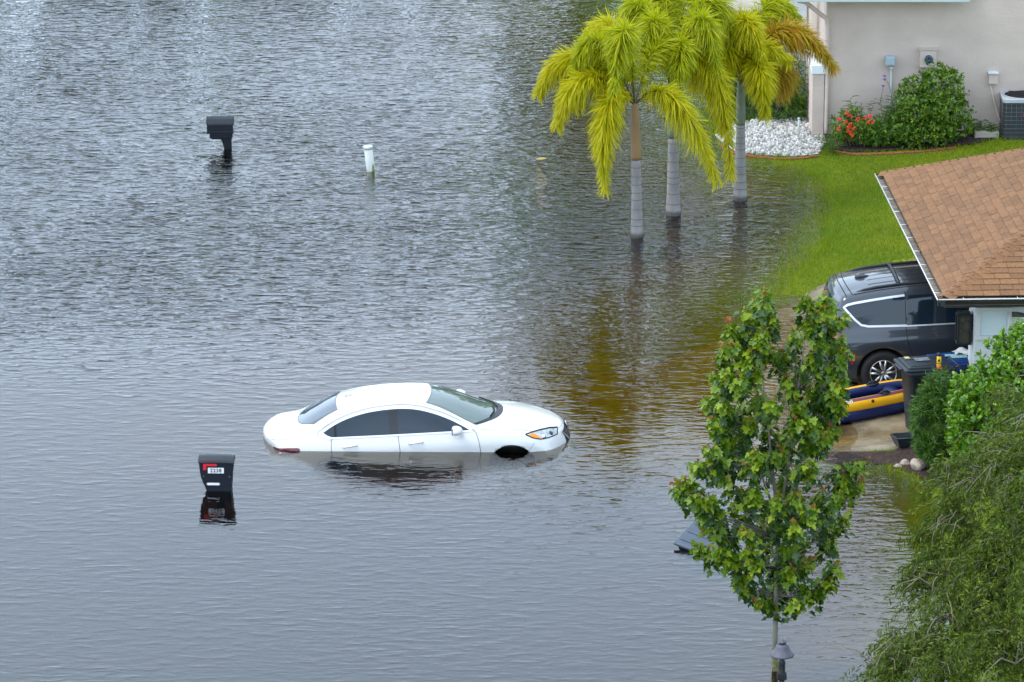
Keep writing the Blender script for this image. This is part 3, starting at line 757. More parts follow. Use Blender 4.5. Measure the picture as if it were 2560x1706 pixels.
# ------------------------------------------------------------------ grey minivan, nose in the garage
VAN=[
 (.06,.30,.62,.30,.74,.30,.80,.29,.82,.28,.78,.26,-.26),
 (.01,.52,.70,.51,.84,.50,.90,.48,.90,.44,.86,.27,-.26),
 (.0,.80,.72,.79,.88,.77,.94,.73,.94,.52,.90,.28,-.24),
 (.03,1.00,.72,.99,.89,.97,.955,.86,.955,.54,.91,.28,-.22),
 (.09,1.13,.74,1.12,.90,1.05,.965,.88,.965,.55,.92,.28,-.20),
 (.20,1.36,.75,1.33,.905,1.07,.975,.89,.975,.56,.93,.28,-.15),
 (.31,1.56,.75,1.51,.91,1.08,.982,.89,.982,.56,.94,.28,-.11),
 (.40,1.68,.745,1.60,.912,1.085,.985,.89,.985,.56,.94,.28,-.08),
 (.60,1.715,.74,1.635,.915,1.085,.99,.89,.99,.56,.95,.28,-.04),
 (.95,1.755,.74,1.675,.92,1.085,.995,.89,.995,.56,.95,.28,0),
 (1.45,1.785,.745,1.705,.925,1.08,.998,.885,.998,.56,.95,.28,0),
 (2.1,1.79,.75,1.71,.925,1.075,.998,.88,.998,.56,.95,.28,0),
 (2.8,1.775,.75,1.695,.925,1.065,.998,.88,.998,.56,.95,.28,0),
 (3.25,1.735,.75,1.65,.925,1.055,.998,.88,.998,.56,.95,.28,0),
 (3.55,1.64,.76,1.55,.925,1.05,.998,.88,.998,.56,.95,.28,.01),
 (3.85,1.48,.78,1.38,.925,1.045,.998,.87,.998,.56,.95,.28,.02),
 (4.15,1.29,.80,1.18,.925,1.03,.998,.86,.998,.56,.95,.28,.04),
 (4.40,1.17,.81,1.09,.92,.99,.99,.84,.99,.55,.94,.28,.08),
 (4.65,1.11,.79,1.03,.90,.94,.98,.80,.98,.54,.93,.28,.14),
 (4.90,1.02,.75,.95,.87,.87,.95,.75,.95,.50,.90,.27,.22),
 (5.07,.88,.70,.82,.83,.75,.91,.66,.91,.46,.86,.26,.30),
 (5.15,.68,.66,.65,.80,.60,.87,.55,.87,.42,.82,.25,.32),
 (5.17,.48,.64,.46,.78,.44,.85,.42,.85,.36,.80,.24,.32),
 (5.10,.27,.60,.27,.72,.26,.79,.26,.79,.25,.75,.22,.30)]
VZ=.04
van=empty('minivan',label='dark grey minivan with silver roof rails parked half inside the open garage',cat='van')
bmV=car_shell(VAN); skV=Skin(bmV)
body=bm_obj('body',bmV,m_grey_paint,van); bmV.free(); body.data.materials.append(m_black)
cut_arches(body,[(1.02,.365),(4.10,.365)],.435,half=.998)
q_lo=[(.44,1.475),(.50,1.40),(.60,1.28),(.70,1.185),(.82,1.155),(1.44,1.125)]
q_hi=[(.44,1.48),(.50,1.515),(.62,1.535),(.90,1.565),(1.20,1.59),(1.44,1.60)]
for sg in (-1,1):
    mb=MB(); cs=[(x,interp(q_lo,x),interp(q_hi,x)) for x in np.linspace(.442,1.425,30)]
    skV.patch(mb,'side',cs,8,sg,.004,m_glass)
    w_=mb.build('quarter_window',None,van)
    mb=MB(); skV.line(mb,'side',[(1.44,1.605)]+q_hi[::-1][1:]+q_lo[1:],.034,sg,.009,m_satin); mb.build('window_trim',None,w_)
    mb=MB()
    skV.line(mb,'side',[(1.445,1.66),(1.44,1.30),(1.43,1.0),(1.45,.82),(1.52,.60),(1.56,.34)],.012,sg,.003,m_gapd)
    skV.line(mb,'side',[(1.56,.34),(2.55,.34)],.012,sg,.003,m_gapd)
    skV.line(mb,'side',[(2.55,1.64),(2.55,.34)],.012,sg,.003,m_gapd)
    d=mb.build('sliding_door',None,van)
    mb=MB(); skV.patch(mb,'side',[(x,1.13-.02*(x-1.44),min(1.605,1.50+3*(x-1.46)) if x<1.5 else 1.60) for x in np.linspace(1.462,2.53,24)],8,sg,.004,m_glass); mb.build('window',None,d)
    mb=MB(); skV.line(mb,'side',[(1.44,1.118),(2.54,1.095)],.022,sg,.008,m_satin); mb.build('window_trim',None,d)
    mb=MB().use(m_grey_paint,True)
    mb.tube([skV.side(x,.95,sg,o) for x,o in ((2.27,.004),(2.32,.03),(2.45,.03),(2.50,.004))],.017,8); mb.build('door_handle',None,d)
    mb=MB(); skV.line(mb,'side',[(2.55,.34),(3.62,.34),(3.68,.7),(3.66,1.0)],.012,sg,.003,m_gapd); d=mb.build('front_door',None,van)
    f_hi=[(2.57,1.60),(3.0,1.58),(3.3,1.52),(3.6,1.37),(3.95,1.13),(4.02,1.07)]
    mb=MB(); skV.patch(mb,'side',[(x,1.08,max(1.085,interp(f_hi,x))) for x in np.linspace(2.57,4.0,24)],8,sg,.004,m_glass); mb.build('window',None,d)
    mb=MB().use(m_grey_paint,True); bm=bmesh.new(); bmesh.ops.create_uvsphere(bm,u_segments=16,v_segments=10,radius=1)
    for v in bm.verts: v.co=Vector((v.co.x*.09,v.co.y*.13,v.co.z*.09))
    mb.bm(bm,Matrix.Translation((3.72,sg*1.08,1.14)),True); mb.tube([(3.74,sg*.9,1.07),(3.73,sg*1.05,1.10)],.03,6); mb.build('side_mirror',None,d)
    # tail lamp wrapping the corner
    mb=MB(); skV.patch(mb,'side',[(x,.99+.02*(x-.1)*4,1.09) for x in np.linspace(.20,.31,8)],4,sg,.006,m_redlens)
    skV.patch(mb,'end',[(y*sg,.99,1.075) for y in np.linspace(.55,.87,10)],3,-1,.007,m_redlens); mb.build('tail_light',None,van)
    mb=MB(); skV.patch(mb,'side',[(.50,.55,.60),(.515,.56,.66),(.535,.585,.72),(.555,.65,.745),(.57,.70,.75)],3,sg,.006,m_redlens); mb.build('side_reflector',None,van)
    # roof rail
    mb=MB().use(m_black,True); p=[]
    for x,o in ((.66,-.01),(.80,.006),(1.0,.014),(1.4,.016),(2.2,.016),(2.8,.012),(3.0,-.01)): p.append(skV.top(x,sg*.62,o))
    mb.tube(p,[.01,.024,.026,.024,.024,.024,.01],8); rl=mb.build('roof_rail',None,van)
    mb=MB(); skV.line(mb,'side',[(.50,.95),(.7,.955),(1.0,.965),(1.4,.96),(2.4,.955),(3.6,.95)],.012,sg,.002,m_grey_paint); mb.build('crease',None,van)
    wheel(van,1.02,sg*.885,.365,.365,.23,sg); wheel(van,4.10,sg*.885,.365,.365,.23,sg)
mb=MB()
for y in (-.42,-.21,0,.21,.42): skV.line(mb,'top',[(.9,y),(3.1,y)],.014,1,.004,m_gapd)
for sg in (1,-1): skV.line(mb,'top',[(.62,.70),(1.4,.705),(3.2,.70)],.016,sg,.004,m_gapd)
skV.line(mb,'top',[(.60,-.70),(.56,-.3),(.55,0),(.56,.3),(.60,.70)],.014,1,.004,m_gapd)
skV.line(mb,'top',[(.50,-.72),(.47,-.3),(.46,0),(.47,.3),(.50,.72)],.014,1,.004,m_gapd)
mb.build('roof_groove',None,van)
for x in (1.38,2.35):
    mb=MB().use(m_black,True)
    P=[skV.top(x,y,.03) for y in (-.62,-.3,0,.3,.62)]
    mb.tube(P,.028,6); mb.build('roof_bar',None,van)
mb=MB().use(m_grey_paint,True); c=skV.top(.86,0,-.005)
bm=bmesh.new(); bmesh.ops.create_uvsphere(bm,u_segments=14,v_segments=8,radius=1)
for v in bm.verts: v.co=Vector((v.co.x*.13,v.co.y*.04,max(0,v.co.z)*.08*(1.0 if v.co.x<.2 else .6)))
mb.bm(bm,Matrix.Translation(c),True); mb.build('antenna',None,van)
mb=MB()
rows=[]
for i in range(21):
    y=-.70+1.4*i/20
    rows.append([skV.end(y,1.12+.42*k/8,-1,.005) for k in range(9)])
mb.use(m_glass,True).grid(rows); mb.build('rear_window',None,van)
mb=MB(); rows=[]
for i in range(21):
    u=-1+2*i/20; rows.append([skV.top(3.52-.06*u*u+(.82-.26*u*u)*k/10, u*(.66+.12*k/10), .005) for k in range(11)])
mb.use(m_screen,True).grid(rows); mb.build('windscreen',None,van)
mb=MB(); skV.line(mb,'end',[(-.8,.55),(.8,.55)],.012,-1,.004,m_gapd); skV.patch(mb,'end',[(y,.80,.90) for y in np.linspace(-.18,.18,6)],2,-1,.006,m_plate); mb.build('rear_plate',None,van)
vw=at(2211,988,VZ); rot=Euler((0,-R(3.4),R(4.0))).to_matrix(); van.rotation_euler=(0,-R(3.4),R(4.0)); van.location=vw-rot@Vector((1.02,-1.0,0))

# ------------------------------------------------------------------ letter boxes
def text_mesh(txt,size,thick,mat,name,parent,loc,rot,spacing=1.0):
    c=bpy.data.curves.new(name,'FONT'); c.body=txt; c.size=size; c.extrude=thick; c.align_x='CENTER'; c.align_y='CENTER'; c.space_character=spacing; c.offset=size*.012
    t=bpy.data.objects.new(name,c); COL.objects.link(t)
    dg=bpy.context.evaluated_depsgraph_get(); me=bpy.data.meshes.new_from_object(t.evaluated_get(dg)); bpy.data.objects.remove(t)
    me.materials.clear(); me.materials.append(mat)
    return link(name,me,parent,loc,rot)
# far box on its post: seen from the side, door to the left
p=at(570,371); k=127.5
mbx=empty('mailbox',p,(0,0,R(2)),'black mailbox on a bracketed post standing well clear of the water','mailbox','mailboxes in the flood')
mb=MB().use(m_mailbox,False)
Wd=.24
prof=[(-Wd/2,.36),(-Wd/2,.515),(-.09,.60),(-.05,.63),(0,.64),(.05,.63),(.09,.60),(Wd/2,.515),(Wd/2,.36)]
RZ=Matrix.Rotation(R(90),4,'Z')
mb.prism(prof,.50,Matrix.Translation((-.145,0,0))@RZ); mb.build('box',None,mbx)
mb=MB().use(m_mailroof,False)
pr=[(-Wd/2-.015,.50),(-Wd/2-.012,.53),(-.095,.612),(-.05,.642),(0,.652),(.05,.642),(.095,.612),(Wd/2+.012,.53),(Wd/2+.015,.50),(Wd/2,.50),(.085,.59),(.045,.628),(0,.638),(-.045,.628),(-.085,.59),(-Wd/2,.50)]
vs=[];n=len(pr)
mb.prism(pr,.545,Matrix.Translation((-.145,0,0))@RZ); mb.smooth=True; mb.build('roof',None,mbx)
mb=MB().use(m_mailbox,False).box((-.145,0,.345),(.53,.27,.05),bev=.012).box((-.13,0,.27),(.45,.22,.10),bev=.012).box((-.13,-.113,.25),(.41,.012,.012)).box((-.13,0,.215),(.38,.18,.03),bev=.01)
mb.build('tray',None,mbx)
mb=MB().use(m_mailbox,False).box((0,0,-.2),(.15,.15,.82),bev=.02).box((-.03,-.079,.05),(.02,.012,.3)).box((.03,-.079,.05),(.02,.012,.3)); mb.build('post',None,mbx)
mb=MB().use(m_mailbox,False); pts=[(-.08,.03),(-.10,.09),(-.115,.15),(-.145,.20),(-.22,.215),(-.22,.23),(-.06,.23),(-.06,.03)]
mb.prism(pts,.10); mb.build('bracket',None,mbx)
mb=MB().use(m_mailbox,False).box((-.40,0,.45),(.012,.20,.16),bev=.005).box((-.412,0,.52),(.02,.04,.02)); mb.build('door',None,mbx)
# near box, awash: side with the house number
p=at(543,1222); k=162.0
mb2=empty('mailbox',p,(0,0,R(-2)),'black mailbox numbered 2238 with a red flag, half drowned in front of the sedan','mailbox','mailboxes in the flood')
W_=.27
out=[(-.262,.455),(-.262,.40),(-.250,.30),(-.235,.22),(-.205,.13),(-.155,.02),(-.13,-.18),(.22,-.18),(.225,.02),(.245,.28),(.262,.40),(.265,.47)]
mb=MB().use(m_mailbox,False); mb.prism(out,W_,Matrix.Translation((0,0,0))); body=mb.build('box',None,mb2)
md=body.modifiers.new('bev','BEVEL'); md.width=.012; md.segments=3
mb=MB().use(m_mailroof,True)
rows=[]
for i in range(13):
    x=-.275+.55*i/12; rise=.018*math.cos((i/12-.5)*2.2)
    r=[]
    for j in range(11):
        a=math.pi*j/10; r.append((x,-math.cos(a)*(W_/2+.012),.445+rise*0+math.sin(a)*.085+rise))
    rows.append(r)
mb.grid(rows); 
n=len(rows[0]); mb.smooth=False
mb.add(rows[0],[tuple(range(n))]); mb.add(rows[-1],[tuple(range(n-1,-1,-1))])
mb.add([rows[0][0],rows[-1][0],rows[-1][-1],rows[0][-1]],[(0,1,2,3)]); mb.build('roof',None,mb2)
yf=-W_/2
mb=MB().use(m_flag,False).box((-.09,yf-.012,.425),(.205,.012,.035)).box((-.172,yf-.012,.385),(.05,.0119,.085)); mb.build('flag',None,mb2)
mb=MB().use(m_plate,False)
for i in range(4): mb.box((-.095+.062*i,yf-.006,.335),(.060,.010,.088),bev=.002)
pl=mb.build('number_plate',None,mb2)
text_mesh('2238',.083,.0015,m_ink,'house_number',pl,(-.002,yf-.0125,.335),(R(90),0,0),1.10)
mb=MB().use(m_gapd,False).box((0,yf-.001,.245),(.42,.004,.006)); mb.use(m_chrome,True)
for x in (-.195,.205): mb.lathe([(.007,0),(.006,.004),(.001,.005)],10,Matrix.Translation((x,yf,.235))@Euler((R(90),0,0)).to_matrix().to_4x4())
mb.build('lower_panel',None,mb2)
mb=MB().use(m_plate,True); bm=bmesh.new(); bmesh.ops.create_cube(bm,size=1)
for v in bm.verts: v.co=Vector((v.co.x*.215,v.co.y*.012,v.co.z*.036))
bmesh.ops.bevel(bm,geom=[e for e in bm.edges if abs(e.verts[0].co.y-e.verts[1].co.y)>.005],offset=.016,segments=4,affect='EDGES')
mb.bm(bm,Matrix.Translation((-.045,yf-.004,.118)),False); mb.build('handle_slot',None,mb2)
mb=MB().use(m_mailbox,False).box((.06,0,-.55),(.12,.12,.8)); mb.build('post',None,mb2)
# ------------------------------------------------------------------ leaning white pipe, drifting leaf, tipped bin
p=at(927,427)
t=empty('marker_pipe',p,(R(3),R(-6),0),'white capped pvc pipe leaning in the open water','pipe')
mb=MB().use(m_pvc,True); mb.lathe([(.083,-.5),(.083,.47)],28); mb.build('pipe',None,t)
mb=MB().use(m_pvc,True); mb.lathe([(.086,.44),(.094,.465),(.094,.492),(.088,.50),(.01,.502)],28); mb.build('cap',None,t)
m_alg=M('algae_green',(.20,.25,.05),rough=.8,var=.3)
mb=MB().use(m_alg,True); rows=[]
for i in range(7):
    a=R(-72)+R(50)*i/6; h=.02+.13*math.sin(math.pi*i/6)
    rows.append([(.0845*math.cos(a),.0845*math.sin(a),-.02),(.0845*math.cos(a),.0845*math.sin(a),h)])
mb.grid(rows); mb.build('algae_stain',None,t)
p=at(1353,399)
mb=MB().use(m_floatleaf,True); rows=[]
for i in range(9):
    u=i/8; w_=.05*math.sin(math.pi*(.08+.9*u)); rows.append([(-.10+.22*u,-w_,.004+.01*u),(-.10+.22*u,0,.022+.02*math.sin(math.pi*u)),(-.10+.22*u,w_,.006)])
mb.grid(rows); o=mb.build('fallen_leaf',None,None,p,(0,0,R(12))); tag(o,'small dry yellow palm leaf floating alone left of the palms','leaf')
p=at(1764,1362)
t=empty('floating_bin',p+Vector((0,0,-.07)),(R(20),R(10),R(-32)),'grey blue plastic bin floating tipped over behind the maple','bin')
mb=MB().use(m_greybin,False); mb.box((0,0,-.08),(.62,.58,.5),bev=.05); mb.build('bin_body',None,t)
mb=MB().use(m_greybin,False); mb.box((0,0,.195),(.70,.66,.05),bev=.02)
for y in (-.2,0,.2): mb.box((0,y,.224),(.60,.03,.02),bev=.006)
mb.build('lid',None,t)
# ------------------------------------------------------------------ near house: hip roof over the garage
E0=at(2360,742,2.5); E1=at(2207,438,2.5)
ax=(E1-E0); LEN=8.0; yaw=math.atan2(-ax.x,ax.y)
hs_=empty('garage_house',(E0.x,E0.y,0),(0,0,yaw),'low house with brown shingle hip roof above the open garage holding the minivan','house')
ZE=2.5; PT=.43; RL=15.0; W_=LEN
def course_plane(mb, o, u, up, width_fn, length, expo, tab, seed, lift=.014):
    """shingles laid on a slope: o eave origin, u along the eave, up the slope direction (unit)"""
    r=random.Random(seed); nrm=u.cross(up).normalized()
    nc=int(length/expo)+1
    for c in range(nc):
        s0=c*expo; s1=min(s0+expo*1.15,length)
        if s0>=length: break
        a,b=width_fn(s0+expo*.5)
        if b-a<.02: continue
        x=a-r.random()*tab
        while x<b:
            w=tab*r.choice((.8,1.0,1.0,1.15)); x0=max(x,a); x1=min(x+w-.006,b); x+=w
            if x1-x0<.01: continue
            l=lift*(.8+.5*r.random()); dz=nrm*l
            p=[o+u*x0+up*s0+dz,o+u*x1+up*s0+dz,o+u*x1+up*s1+nrm*.002,o+u*x0+up*s1+nrm*.002,o+u*x0+up*s0,o+u*x1+up*s0]
            mb.add(p,[(0,1,2,3),(4,5,1,0)],None,False)
    return mb
hp=Vector((0,0,ZE)); sl_=math.sqrt(1+PT*PT)
rf=MB().use(m_felt,False)
rz=ZE+PT*W_/2
rf.add([(0,0,ZE-.004),(0,W_,ZE-.004),(W_/2,W_/2,rz-.004),(RL,0,ZE-.004),(RL,W_,ZE-.004),(RL-W_/2,W_/2,rz-.004)],[(0,2,1),(0,3,5,2),(1,2,5,4),(3,4,5)])
rf.add([(.03,.03,ZE-.05),(RL-.03,.03,ZE-.05),(RL-.03,W_-.03,ZE-.05),(.03,W_-.03,ZE-.05)],[(0,3,2,1)])
rf.use(m_shingle)
L_=W_/2*sl_
course_plane(rf,Vector((0,W_,ZE)),Vector((0,-1,0)),Vector((1,0,PT)).normalized(),lambda s:(s/sl_,W_-s/sl_),L_,.14,.26,3)
course_plane(rf,Vector((0,0,ZE)),Vector((1,0,0)),Vector((0,1,PT)).normalized(),lambda s:(s/sl_,RL-s/sl_),L_,.14,.26,5)
course_plane(rf,Vector((RL,W_,ZE)),Vector((-1,0,0)),Vector((0,-1,PT)).normalized(),lambda s:(s/sl_,RL-s/sl_),L_,.145,.6,6)
roof=rf.build('roof',None,hs_)
def hip_caps(a,b,na,nb,name):
    mb=MB().use(m_ridge,False); d=(b-a); n=int(d.length/.16); d.normalize()
    for i in range(n):
        p=a+d*(i*.16); q=a+d*(i*.16+.19); lift=.020; l2=.012; up=(na+nb).normalized()
        wa=(na.cross(d)).normalized(); wb=(d.cross(nb)).normalized()
        w_=.17
        A=[p+wa*w_+up*(lift-.012),p+up*lift*1.25,p+wb*w_+up*(lift-.012),q+wa*w_+up*(l2-.01),q+up*l2*1.25,q+wb*w_+up*(l2-.01)]
        B=[x-up*.016 for x in A[:3]]
        mb.add(A+B,[(0,1,4,3),(1,2,5,4),(6,7,1,0),(7,8,2,1)])
    return mb.build(name,None,roof)
nl=Vector((-PT,0,1)).normalized(); nf=Vector((0,-PT,1)).normalized(); nb_=Vector((0,PT,1)).normalized()
apex=Vector((W_/2,W_/2,rz))
hip_caps(Vector((0,0,ZE)),apex,nl,nf,'hip_cap'); hip_caps(Vector((0,W_,ZE)),apex,nb_,nl,'hip_cap'); hip_caps(apex,Vector((RL-W_/2,W_/2,rz)),nf,nb_,'ridge_cap')
# walls, garage opening in the left wall
I=.58; T_=.18; WH=ZE-.06
mb=MB().use(m_stucco2,False)
oy0,oy1,oh=I+.62,W_-I-.45,2.12
mb.box((I+T_/2,(I+oy0)/2,WH/2),(T_,oy0-I,WH)).box((I+T_/2,(oy1+W_-I)/2,WH/2),(T_,W_-I-oy1,WH)).box((I+T_/2,(oy0+oy1)/2,(oh+WH)/2),(T_-.004,oy1-oy0,WH-oh))
mb.box(((I+T_+RL-I)/2,I+T_/2,WH/2),(RL-2*I-T_,T_-.004,WH)).box(((I+T_+RL-I)/2,W_-I-T_/2,WH/2),(RL-2*I-T_,T_-.004,WH)).box((RL-I-T_/2,W_/2,WH/2),(T_,W_-2*I-2*T_,WH))
mb.box((I+1.55,I-.012,WH/2-.02),(.12,.05,WH-.05))
mb.build('wall',None,hs_)
mb=MB().use(m_garshade,False).box((I+6.8,W_/2,WH/2),(.1,W_-2*I-2*T_-.02,WH-.02)).box((I+3.5,I+T_+.03,WH/2),(6.4,.03,WH-.04)).box((I+3.5,W_-I-T_-.03,WH/2),(6.4,.03,WH-.04)); mb.build('garage_lining',None,hs_)
mb=MB().use(m_garshade,False).box((I+3.9,W_/2,.22),(6.6,W_-2*I-2*T_-.1,.1)); mb.build('garage_floor',None,hs_)
# soffit, fascia, gutters
mb=MB().use(m_brown,False)
mb.box((RL/2,.035,ZE-.11),(RL-.02,.03,.16)).box((.035,W_/2,ZE-.11),(.03,W_-.11,.16)); mb.build('fascia',None,hs_)
mb=MB().use(m_garshade,False).box((RL/2,W_/2,ZE-.115),(RL-.12,W_-.12,.02)); mb.build('soffit',None,hs_)
def gutter(a,b,outd,name):
    mb=MB(); d=(b-a).normalized(); out=outd
    pr=[(0.012,-.005),(0.012,-.105),(.075,-.105),(.092,-.06),(.125,-.035),(.135,0.0)]
    def rows(off): return [[a+out*(x+(off if i>1 else 0))+Vector((0,0,z+off*(1 if i in(1,2) else 0))) for i,(x,z) in enumerate(pr)],[b+out*(x+(off if i>1 else 0))+Vector((0,0,z+off*(1 if i in(1,2) else 0))) for i,(x,z) in enumerate(pr)]]
    mb.use(m_brown,False).grid(rows(0),False); mb.use(m_gutin,False).grid(rows(-.004),False)
    mb.use(m_gutlip,True).tube([a+out*.137+Vector((0,0,.002)),b+out*.137+Vector((0,0,.002))],.011,6)
    for e in (a,b):
        q=[e+out*x+Vector((0,0,z)) for x,z in pr]; mb.use(m_brown,False).add(q,[tuple(range(len(q)))])
    mb.use(m_gutfill,False).add([a+out*.014+Vector((0,0,-.055)),a+out*.112+Vector((0,0,-.045)),b+out*.112+Vector((0,0,-.045)),b+out*.014+Vector((0,0,-.055))],[(0,1,2,3)])
    L=(b-a).length; n=int(L/.85)
    mb.use(m_gutlip,False)
    for i in range(n):
        c=a+d*(.4+i*.85); mb.tube([c+out*.01+Vector((0,0,.002)),c+out*.135+Vector((0,0,.006))],.008,5)
    return mb.build(name,None,hs_)
gutter(Vector((.02,-.13,ZE-.02)),Vector((.02,W_+.0,ZE-.02)),Vector((-1,0,0)),'gutter')
gutter(Vector((-.10,.02,ZE-.02)),Vector((RL,.02,ZE-.02)),Vector((0,-1,0)),'gutter')
mb=MB().use(m_brown,False)
xx=1.36
mb.box((xx,-.055,ZE-.22),(.10,.07,.24)); 
mb.add([(xx-.05,-.09,ZE-.33),(xx+.05,-.09,ZE-.33),(xx-.12,.40,ZE-.46),(xx-.22,.40,ZE-.46),(xx-.05,-.02,ZE-.31),(xx+.05,-.02,ZE-.31),(xx-.12,.42,ZE-.38),(xx-.22,.42,ZE-.38)],[(0,1,2,3),(7,6,5,4),(0,4,5,1),(3,2,6,7),(0,3,7,4),(1,5,6,2)])
mb.build('downspout',None,hs_)
# shuttered window in the near wall
wv=MB().use(m_trim,False); wx0,wx1,wz0,wz1=I+.085,I+.51,1.70,2.09
wn=MB().use(m_shutter,False).box(((wx0+wx1)/2,I-.008,(wz0+wz1)/2),(wx1-wx0,.03,wz1-wz0)).build('shuttered_window',None,hs_)
mb=MB().use(m_stucco2,False)
for c,s in ((((wx0+wx1)/2,I-.02,wz1+.035),(wx1-wx0+.14,.06,.065)),(((wx0+wx1)/2,I-.02,wz0-.035),(wx1-wx0+.14,.06,.065)),((wx0-.035,I-.02,(wz0+wz1)/2),(.068,.058,wz1-wz0)),((wx1+.035,I-.02,(wz0+wz1)/2),(.068,.058,wz1-wz0))): mb.box(c,s)
mb.build('window_frame',None,wn)
# wall lantern on the garage pier
Mh=Matrix.Translation((E0.x,E0.y,0))@Matrix.Rotation(yaw,4,'Z')
c=Mh@Vector((I-.14,I+.24,1.75))
ln=empty('wall_lantern',c,(0,0,yaw),'large black box lantern on the white garage corner below the gutter','lantern')
mb=MB().use(m_black,False)
for x in (-.1,.1):
    for y in (-.1,.1): mb.box((x,y,0),(.03,.03,.50))
mb.box((0,0,.235),(.23,.23,.03),bev=.006).box((0,0,-.235),(.23,.23,.03),bev=.006).box((0,0,.262),(.17,.17,.03),bev=.006).box((.15,0,.05),(.10,.08,.12)); mb.build('frame',None,ln)
m_lg=M('lantern_glass',(.06,.055,.045),rough=.25,spec=.6,var=.4,vs=12)
mb=MB().use(m_lg,False).box((0,0,0),(.185,.185,.44)); mb.build('glass',None,ln)

# ------------------------------------------------------------------ bins, can, papers, raft and small things on the driveway
def cart(name,loc,rz,mat,label,s=1.0):
    t=empty(name,loc,(0,0,rz),label,'bin'); t.scale=(s,s,s)
    mb=MB().use(mat,True); rows=[]
    for z,wx,wy in ((.05,.44,.46),(.5,.50,.54),(.92,.565,.62),(.925,.62,.68),(.985,.63,.69),(.99,.60,.66)):
        r=[]
        for k in range(32):
            a=2*math.pi*k/32; c_,s_=math.cos(a),math.sin(a); n=.28
            r.append((math.copysign(abs(c_)**n,c_)*wx/2,math.copysign(abs(s_)**n,s_)*wy/2,z))
        rows.append(r+[r[0]])
    mb.grid(rows); mb.smooth=False; mb.add(rows[0][:-1],[tuple(range(31,-1,-1))]); b_=mb.build('bin_body',None,t)
    mb=MB().use(mat,False); mb.box((0,-.02,1.015),(.66,.74,.045),bev=.02); mb.box((0,-.03,1.045),(.58,.60,.035),bev=.016)
    for x in (-.17,.17): mb.box((x,-.03,1.064),(.12,.50,.014),bev=.006)
    mb.box((0,-.40,1.0),(.30,.05,.03),bev=.01)
    mb.build('lid',None,t)
    mb=MB().use(mat,True).tube([(-.26,.37,1.02),(-.26,.43,1.03),(.26,.43,1.03),(.26,.37,1.02)],.017,8); mb.build('handle',None,t)
    for sx in (-1,1):
        mb=MB().use(m_rubber,True).lathe([(.05,-.03),(.115,-.03),(.125,-.012),(.125,.012),(.115,.03),(.05,.03)],24,Matrix.Translation((sx*.27,.25,.125))@Euler((0,R(90),0)).to_matrix().to_4x4()); mb.build('wheel',None,t)
    return t
p=at(2304,1092,.06); zb=gz(p.x,p.y)+.02
BL=(p.x+.04,p.y+.06,zb)
bb=cart('wheelie_bin',BL,R(-78),m_binblack,'dark wheeled bin with a yellow spray can standing on its lid',1.10)
BB=Matrix.Translation(BL)@Matrix.Rotation(R(-78),4,'Z')@Matrix.Scale(1.10,4)
st=MB().use(M('faded_yellow',(.55,.5,.16),rough=.6),False).box((-.20,-.22,1.073),(.09,.07,.003)); st.build('sticker',None,bb)
st=MB().use(M('worn_grey',(.13,.15,.17),rough=.6,var=.4,vs=18),False).box((-.08,-.03,1.0732),(.16,.22,.003)); st.build('worn_patch',None,bb)
p2=at(2392,1062,.1)
b2=cart('recycling_bin',(p2.x-.06,p2.y+.35,zb-.06),R(-70),m_binblue,'blue recycling bin with loose papers lying on its lid')
mb=MB().use(m_paper,False)
B2=Matrix.Translation((p2.x-.06,p2.y+.35,zb-.06))@Matrix.Rotation(R(-70),4,'Z')
m_pap2=M('green_print',(.22,.42,.45),rough=.7,var=.2,vs=20)
mb=MB().use(m_pap2,False); c=B2@Vector((.02,.05,1.08)); mb.box((0,0,0),(.34,.22,.006),(0,0,R(8))); o=mb.build('leaflet',None,None,c,(0,0,0)); tag(o,'pale green printed leaflet on the blue bin lid','leaflet')
mb=MB().use(m_paper,True); rows=[]
for i in range(7):
    rows.append([(-.17+.34*i/6,-.12+.24*j/4,.02+.03*math.sin(i*1.3+j*.8)+.02*math.sin(j*2.1)) for j in range(5)])
mb.grid(rows); c=B2@Vector((-.12,.22,1.075)); o=mb.build('crumpled_paper',None,None,c,(0,0,R(20))); tag(o,'crumpled white paper beside the green leaflet on the blue bin lid','paper')
c=at(2347,922,zb+1.10*1.063)
cn=empty('spray_can',c,(0,0,0),'yellow spray can with a black cap on the dark bin lid','can')
mb=MB().use(m_can_y,True).lathe([(.034,.045),(.036,.05),(.036,.19),(.03,.205)],20).use(m_can_r).lathe([(.034,0),(.036,.004),(.036,.049),(.034,.05)],20); mb.build('can_body',None,cn)
mb=MB().use(m_ink,True).lathe([(.0365,.09),(.0365,.10)],20)
for a_ in (-1.9,-1.5): mb.box((.036*math.cos(a_),.036*math.sin(a_),.14),(.014,.004,.04),(0,0,a_+R(90)))
mb.build('label_print',None,cn)
mb=MB().use(m_black,True).lathe([(.031,.205),(.033,.21),(.033,.25),(.026,.26),(.01,.262)],20); mb.build('cap',None,cn)
